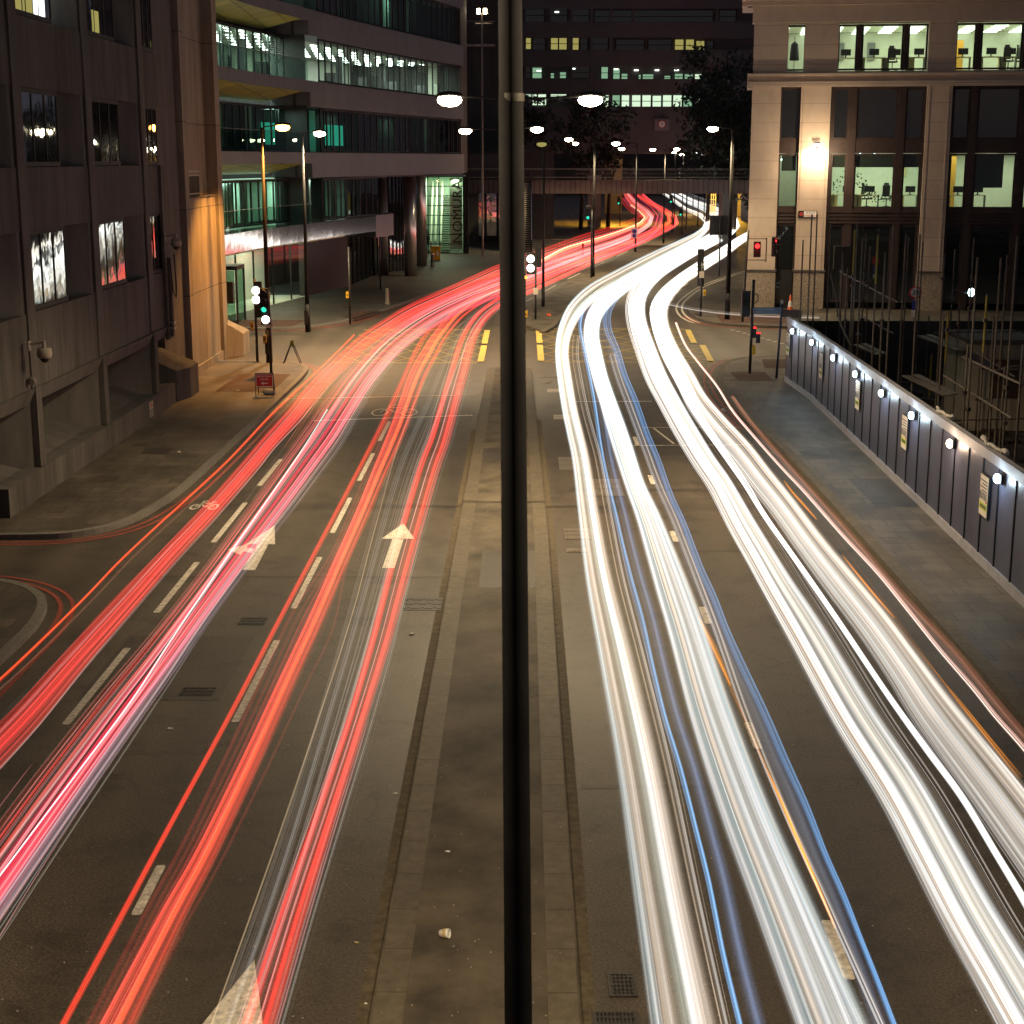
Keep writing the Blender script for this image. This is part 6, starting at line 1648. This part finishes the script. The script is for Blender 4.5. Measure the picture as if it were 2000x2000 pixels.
CRIM = [((0.95,0.02,0.08),0.9),((0.85,0.05,0.12),0.8),((1.0,0.10,0.17),0.8),((0.5,0.02,0.07),0.6)]
PINK = [((1.0,0.30,0.32),0.7),((0.9,0.15,0.16),0.8),((1,0.55,0.5),0.7)]
ORG = [((1.0,0.09,0.02),0.9),((0.9,0.06,0.02),0.8)]
AMB = [((1.0,0.32,0.01),0.75),((0.8,0.24,0.01),0.6)]
GRY = [((0.32,0.28,0.23),0.6),((0.45,0.42,0.38),0.6),((0.2,0.19,0.16),0.7),((0.6,0.58,0.54),0.6)]
SAL = [((0.62,0.24,0.16),0.6),((0.5,0.18,0.10),0.6),((0.35,0.14,0.08),0.6)]
PK = [((0.95,0.68,0.58),0.75),((1,0.85,0.78),0.9),((0.7,0.40,0.32),0.6)]
R1 = [(1332,2000,58),(1289,1760,47),(1245,1500,38),(1203,1294,31),(1168,1130,24),(1148,1000,19),(1134,900,16),(1122,845,15),(1112,800,14),(1102,738,13),(1097,692,12),(1101,655,13),(1113,623,15),(1130,597,16),(1160,570,16),(1205,544,15),(1250,519,13),(1290,498,11),(1330,478,9),(1360,462,7),(1378,446,6),(1381,433,5),(1368,421,4),(1340,409,3),(1322,396,3),(1307,385,2.5),(1296,378,2)]
R3 = [(1620,2000,62),(1530,1773,52),(1455,1586,46),(1389,1400,41),(1340,1236,35),(1315,1159,32),(1289,1081,27),(1265,1011,22),(1240,949,18),(1217,878,18),(1202,831,17),(1187,785,15),(1172,738,14),(1161,692,14),(1155,655,14),(1160,620,14),(1180,590,14),(1215,560,14),(1260,532,12),(1310,507,11),(1355,484,10),(1395,462,9),(1415,442,8),(1410,427,7),(1385,414,5),(1362,403,3.5),(1340,394,3),(1325,385,2.5),(1312,378,2)]
R5 = [(2010,2000,60),(1958,1909,56),(1888,1788,52),(1825,1670,49),(1759,1549,46),(1664,1400,42),(1575,1244,37),(1518,1148,31),(1485,1090,28),(1449,1028,26),(1407,949,22),(1376,903,21),(1338,841,21),(1307,785,20),(1282,738,20),(1262,685,18),(1245,630,16),(1243,590,16),(1256,560,15),(1285,532,13),(1325,506,12),(1370,481,10),(1415,457,9),(1436,441,8),(1432,426,7),(1410,414,5),(1385,404,4),(1362,396,3),(1342,387,2.5),(1327,378,2)]
R6 = [(2070,1885,7),(2000,1760,7),(1945,1668,6),(1879,1559,6),(1810,1465,6),(1733,1357,5),(1641,1220,5),(1570,1117,5),(1494,1009,5),(1458,950,6),(1424,900,7),(1385,843,8),(1350,790,8),(1320,735,8),(1297,690,8),(1280,640,8),(1276,603,8),(1292,573,8),(1325,543,7),(1370,513,7),(1410,488,6),(1447,466,6),(1490,446,5),(1530,430,4)]
R7 = [(2080,1740,58),(1950,1561,50),(1828,1400,43),(1765,1307,37),(1705,1222,34),(1638,1137,31),(1584,1068,28),(1527,990,26),(1483,935,26),(1444,885,26),(1399,835,25),(1360,785,22),(1337,738,18),(1309,685,15),(1292,640,13),(1290,605,12),(1302,577,12),(1330,547,11),(1370,520,10),(1410,495,9),(1447,468,8),(1462,452,6),(1458,438,5),(1430,424,4)][:-3]+[(1490,446,6),(1530,428,4)]
R8 = [(2080,1560,8),(2000,1462,8),(1945,1400,7),(1901,1345,7),(1836,1270,6),(1772,1190,6),(1715,1120,6),(1645,1045,5),(1575,965,5),(1525,912,4),(1478,859,4),(1431,803,3.5),(1400,754,3),(1363,707,3),(1338,673,3),(1320,630,3)]
R9 = [(2080,1535,12),(1963,1400,11),(1862,1275,9),(1759,1164,8),(1660,1047,7),(1588,965,6),(1526,895,5),(1470,830,4),(1430,775,3)]
R2 = [(1444,1996,6),(1413,1866,6),(1385,1726,6),(1360,1624,6),(1329,1502,6),(1298,1400,6),(1274,1301,6),(1254,1210,6),(1233,1133,6),(1215,1060,5),(1204,1011,5),(1178,900,5),(1161,785,4),(1149,723,4),(1136,660,4),(1133,630,4),(1143,600,4),(1170,575,3)]
R4 = [(1742,1990,4),(1711,1909,4),(1679,1829,4),(1648,1751,5),(1611,1667,5),(1574,1574,6),(1533,1484,7),(1493,1392,7),(1450,1301,7),(1419,1231,6),(1393,1164,6),(1367,1107,6),(1336,1024,5),(1310,967,5),(1285,897,5),(1264,847,5),(1242,785,5),(1220,732,5),(1205,685,6),(1189,648,7),(1186,617,7),(1198,590,5),(1225,560,4)]
def shift(P, dx, hw=None, a=0, b=None): return [(x+dx*(y/1500), y, (hw(y) if callable(hw) else (hw if hw else h))) for x,y,h in P[a:b]]
cnt = 1.0
L1 = [(-80,1395,4),(0,1327,4),(78,1254,3.5),(166,1167,3),(233,1097,3),(305,1029,3),(370,970,3),(445,900,3),(524,816,3),(592,751,3),(645,701,3),(692,654,3)]
L2 = [(-60,1510,34),(47,1400,30),(145,1288,25),(238,1185,21),(328,1085,18),(408,1000,16),(487,910,15),(524,865,14),(574,810,15),(617,757,15),(664,710,14),(711,667,13),(757,636,12),(804,608,11),(866,580,10),(928,552,10),(978,530,10),(1052,504,9),(1136,474,8),(1200,455,6),(1240,441,5),(1262,430,4),(1267,422,3),(1258,414,3),(1242,406,3),(1228,392,2.5),(1219,378,2)]
L3 = [(-20,1730,60),(100,1560,54),(225,1390,46),(294,1300,40),(362,1208,34),(426,1122,32),(490,1036,33),(545,962,35),(590,900,36),(630,845,36),(666,790,33),(706,733,29),(757,676,24),(808,636,20),(860,605,16),(928,574,13),(978,555,12),(1052,524,10),(1136,494,7),(1200,473,5),(1245,453,4),(1268,436,4),(1272,424,4),(1262,412,4),(1245,400,3),(1235,390,3),(1225,378,2)]
L4 = [(124,2000,5),(222,1818,5),(325,1626,4),(453,1390,4),(548,1207,4),(655,1005,4),(710,900,4),(744,835,5),(782,754,5),(813,685,5),(835,651,4),(875,620,3)]
L5 = [(228,2000,26),(335,1790,20),(400,1670,17),(485,1495,15),(565,1320,13),(615,1212,12),(665,1097,11),(706,1005,11),(737,930,12),(779,831,14),(813,738,15),(841,685,14),(860,654,12),(897,611,11),(944,580,10),(978,564,8),(1028,550,7),(1152,503,6),(1245,466,5),(1290,445,4),(1308,433,3),(1306,420,3),(1290,409,3),(1268,397,2.5),(1245,381,2)]
L6 = [(413,2000,1.5),(450,1897,1.5),(497,1766,1.5),(545,1630,1.5),(600,1468,1.3),(626,1390,1.2),(664,1275,1.2),(697,1167,1),(720,1076,1),(748,972,1),(768,900,1),(791,831,1),(825,754,1),(850,701,1),(884,648,1),(928,614,1),(978,586,1)]
L8 = [(505,2000,30),(570,1790,25),(627,1617,20),(668,1493,18),(698,1400,17),(740,1262,19),(764,1172,20),(788,1081,21),(814,990,21),(838,910,20),(857,859,19),(878,785,18),(896,723,17),(912,667,15),(937,623,12),(978,589,9),(1028,569,7),(1152,513,6),(1245,475,5),(1300,449,4),(1322,436,3),(1318,424,3),(1300,411,3),(1275,397,2.5),(1255,380,2)]
L7 = [(455,2000,36),(520,1820,35),(580,1640,33),(640,1440,32),(690,1270,32),(735,1110,32),(768,990,32),(800,890,30),(845,785,27),(885,690,24),(940,612,15),(985,590,10)]
def C(n): return max(1,int(n*cnt))
WR = (0.03,0.11); NR = (0.005,0.014); MR = (0.008,0.03)
trail('broad white headlight band nearest the median on the right carriageway', R1, 0.65, C(62), WH+WARMW, WR, far=1.2, gain=0.24, near=0.66)
trail('thin bright hairlines inside the white band nearest the median', R1, 0.66, C(26), WH+WARMW, (0.006,0.02), far=0.8, gain=0.32)
trail('second broad white headlight band, left of the long dashes', R3, 0.65, C(62), WH, WR, far=1.1, gain=0.30, near=0.66)
trail('thin hairlines along the second headlight band', R3, 0.66, C(26), WH+WARMW, (0.006,0.02), far=0.8, gain=0.32)
trail('third broad white headlight band, in the outer lane', R5, 0.65, C(62), WH, WR, far=1.1, gain=0.31, near=0.66)
trail('thin hairlines in the third headlight band', R5, 0.66, C(26), WH, (0.006,0.02), far=0.8, gain=0.32)
trail('bright left edge of the third headlight band', shift(R5,-22,14), 0.65, C(12), WB, MR, far=1.5, gain=0.7)
trail('narrow single white streak between the two outer bands', R6, 0.65, C(15), WB, MR, far=1.6, gain=0.75)
trail('widest white band nearest the right kerb', R7, 0.65, C(64), WH, WR, far=1.1, gain=0.33, near=0.66)
trail('thin hairlines in the widest white band', R7, 0.66, C(26), WH, (0.006,0.02), far=0.8, gain=0.32)
trail('thin blue trail in the lane nearest the median', R2, 0.9, C(9), BLUE, MR, far=0.8, cut=0, gain=0.55)
trail('faint slate spread beside the first blue trail', shift(R2,26,14), 0.8, C(12), DBLUE, (0.03,0.10), far=0.5, gain=0.5)
trail('long blue trail crossing beside the right-hand dashes', R4, 0.9, C(9), BLUE, MR, far=0.8, cut=0, gain=0.55)
trail('faint slate spread left of the long blue trail', shift(R4,-22,13), 0.8, C(12), DBLUE, (0.03,0.10), far=0.5, gain=0.5)
trail('pink-white bus lamp trail near the right kerb', R8, 1.0, C(14), PK, MR, far=0.5, cut=0, dist='g', gain=0.6)
trail('dim salmon trail over the right gutter', R9, 1.0, C(10), SAL, (0.02,0.05), far=0.2, cut=0, gain=0.55)
trail('warm hairlines between the median band and the blue trail', shift(R1,64,10,0,12), 0.6, C(11), WARMW, NR, far=0.3, gain=0.6)
trail('warm hairlines right of the second headlight band', shift(R3,76,14,0,14), 0.6, C(9), WARMW, NR, far=0.3, gain=0.6)
trail('warm hairlines right of the third headlight band', shift(R5,66,14,0,16), 0.6, C(9), WARMW, NR, far=0.3, gain=0.6)
for pts, lb in (([(1364,1205,1.5),(1385,1245,4),(1399,1275,5),(1428,1340,2)],'short amber flash beside the third long dash on the right'),
    ([(1497,1502,1.5),(1513,1540,5),(1528,1574,7),(1559,1648,8),(1600,1742,6),(1632,1815,2)],'longest amber flash left of the nearest right-hand dash'),
    ([(1531,939,1),(1548,962,2),(1572,989,2.5),(1596,1016,1)],'short amber flash farthest away near the right kerb'),
    ([(1645,1084,1),(1680,1128,2.5),(1715,1170,3),(1748,1208,1)],'amber flash in the middle near the right kerb'),
    ([(1847,1337,1),(1880,1378,3),(1930,1440,3.5),(1995,1520,5)],'amber flash nearest the right edge of the picture')):
    trail(lb, pts, 0.8, 9, AMB, MR, far=0, cut=0, dist='g', gain=0.55, fade=True, group='amber indicator flashes')
# ---- red side
trail('single orange tail-light line nearest the left kerb', L1, 0.9, 9, ORG, MR, far=0.4, cut=0, dist='g', gain=0.6)
trail('faint brown line just inside the orange kerb-side trail', shift(L1,22,3,0,11), 0.8, 4, SAL, MR, far=0.2, cut=0, gain=0.3)
trail('bright red tail-light band in the left-hand lane', shift(L2,0,lambda y: 12 if y < 1100 else 18), 0.8, 20, RED, (0.02,0.09), far=1.6, gain=0.45, near=0.72)
trail('dim maroon spread around the left-hand lane band', L2, 0.75, 16, DRED, (0.02,0.09), far=1.2, gain=0.8)
trail('crimson tail-light band in the second lane', shift(L3,14,lambda y: 20), 0.8, 24, CRIM, (0.02,0.09), far=1.6, gain=0.40, near=0.72)
trail('pink and red strands around the crimson band', L3, 0.8, 30, PINK+RED+DRED, (0.01,0.06), far=1.6, gain=0.45)
trail('thin white strand riding on the crimson band', [(160,1500,3),(258,1370,4),(330,1260,4),(390,1170,3),(440,1095,2),(500,1010,2),(590,880,2),(640,800,2)], 1.0, 5, WB, NR, far=0, cut=0.3, gain=0.9)
trail('slate grey spread along the right of the crimson band', shift(L3,54,12,1,9), 0.6, 10, DBLUE, (0.02,0.08), far=0.2, gain=0.45)
trail('narrow red line left of the long white dashes', L4, 0.9, 8, ORG+RED[:1], MR, far=0.5, cut=0, dist='g', gain=0.5, near=0.8)
trail('orange-red tail-light band right of the long white dashes', L5, 0.85, 22, ORG+RED[:2], (0.02,0.08), far=1.6, gain=0.38, near=0.66)
trail('dim red spread between the narrow line and the orange-red band', shift(L5,-8,lambda y: 44 if y > 1200 else 20,0,16), 0.8, 16, DRED, (0.02,0.09), far=0.2, gain=0.45)
trail('lone cream hairline through the middle of the third lane', L6, 1.2, 2, [((1,0.72,0.42),0.8)], (0.006,0.010), far=0, cut=0, gain=0.9)
trail('grey and white hairlines filling the third lane', L7, 0.9, 44, GRY, (0.004,0.012), far=0.3, zs=0.3, gain=0.42)
trail('bright red tail-light band nearest the median on the left carriageway', L8, 0.8, 26, RED, (0.015,0.08), far=1.6, gain=0.40, near=0.72)
trail('pink glitter strands over the red band nearest the median', L8, 0.9, 26, PINK+GRY, NR, far=0.3, spread=1.4, zs=0.25, cut=0.6, gain=0.6)
trail('pale hairlines at the outer edge of the red band by the median', shift(L8,38,8,0,16), 0.5, 8, GRY, NR, far=0.2, gain=0.5)
trail('orange streaks crossing the left of the box junction', [(560,880,8),(600,820,10),(650,745,10),(700,690,9),(740,655,4)], 0.8, 9, AMB+ORG, MR, far=0, cut=0.4, gain=0.5, fade=True)
trail('blue-grey strands between the far red bands', [(1000,556,5),(1060,534,6),(1120,510,5),(1170,490,4),(1230,468,2)], 1.4, 12, [((0.35,0.35,0.55),0.5),((0.5,0.48,0.62),0.5),((0.1,0.1,0.12),0.6)], (0.02,0.05), far=0.5, cut=0.2, gain=0.5)
trail('yellow-white hot strands in the curl of the far red trails', [(1050,515,3),(1100,488,3),(1160,470,3),(1215,452,3),(1252,436,3),(1262,424,4),(1250,412,3),(1232,400,2)], 0.8, 12, [((1,0.45,0.15),1.3),((1,0.7,0.4),1.5)], (0.02,0.05), far=0.6, cut=0.4, gain=0.7)
trail('thin white strand swinging into the right side road', [(1300,592,2),(1350,603,2),(1420,612,2),(1500,617,2),(1600,620,2)], 0.6, 5, WARMW, MR, far=0.6, cut=0, gain=0.5)

trail('fine broken white and pink strands over the crimson band', L3, 0.9, 46, PINK+GRY+WARMW, NR, far=0.5, spread=1.3, zs=0.25, cut=0.8, gain=0.6)
trail('fine broken strands over the left-hand lane red band', L2, 0.9, 22, PINK+RED+GRY, NR, far=0.5, spread=1.3, zs=0.2, cut=0.8, gain=0.5)
trail('fine broken strands over the orange-red band', L5, 0.9, 20, PINK+RED+SAL, NR, far=0.4, spread=1.5, zs=0.2, cut=0.8, gain=0.45)
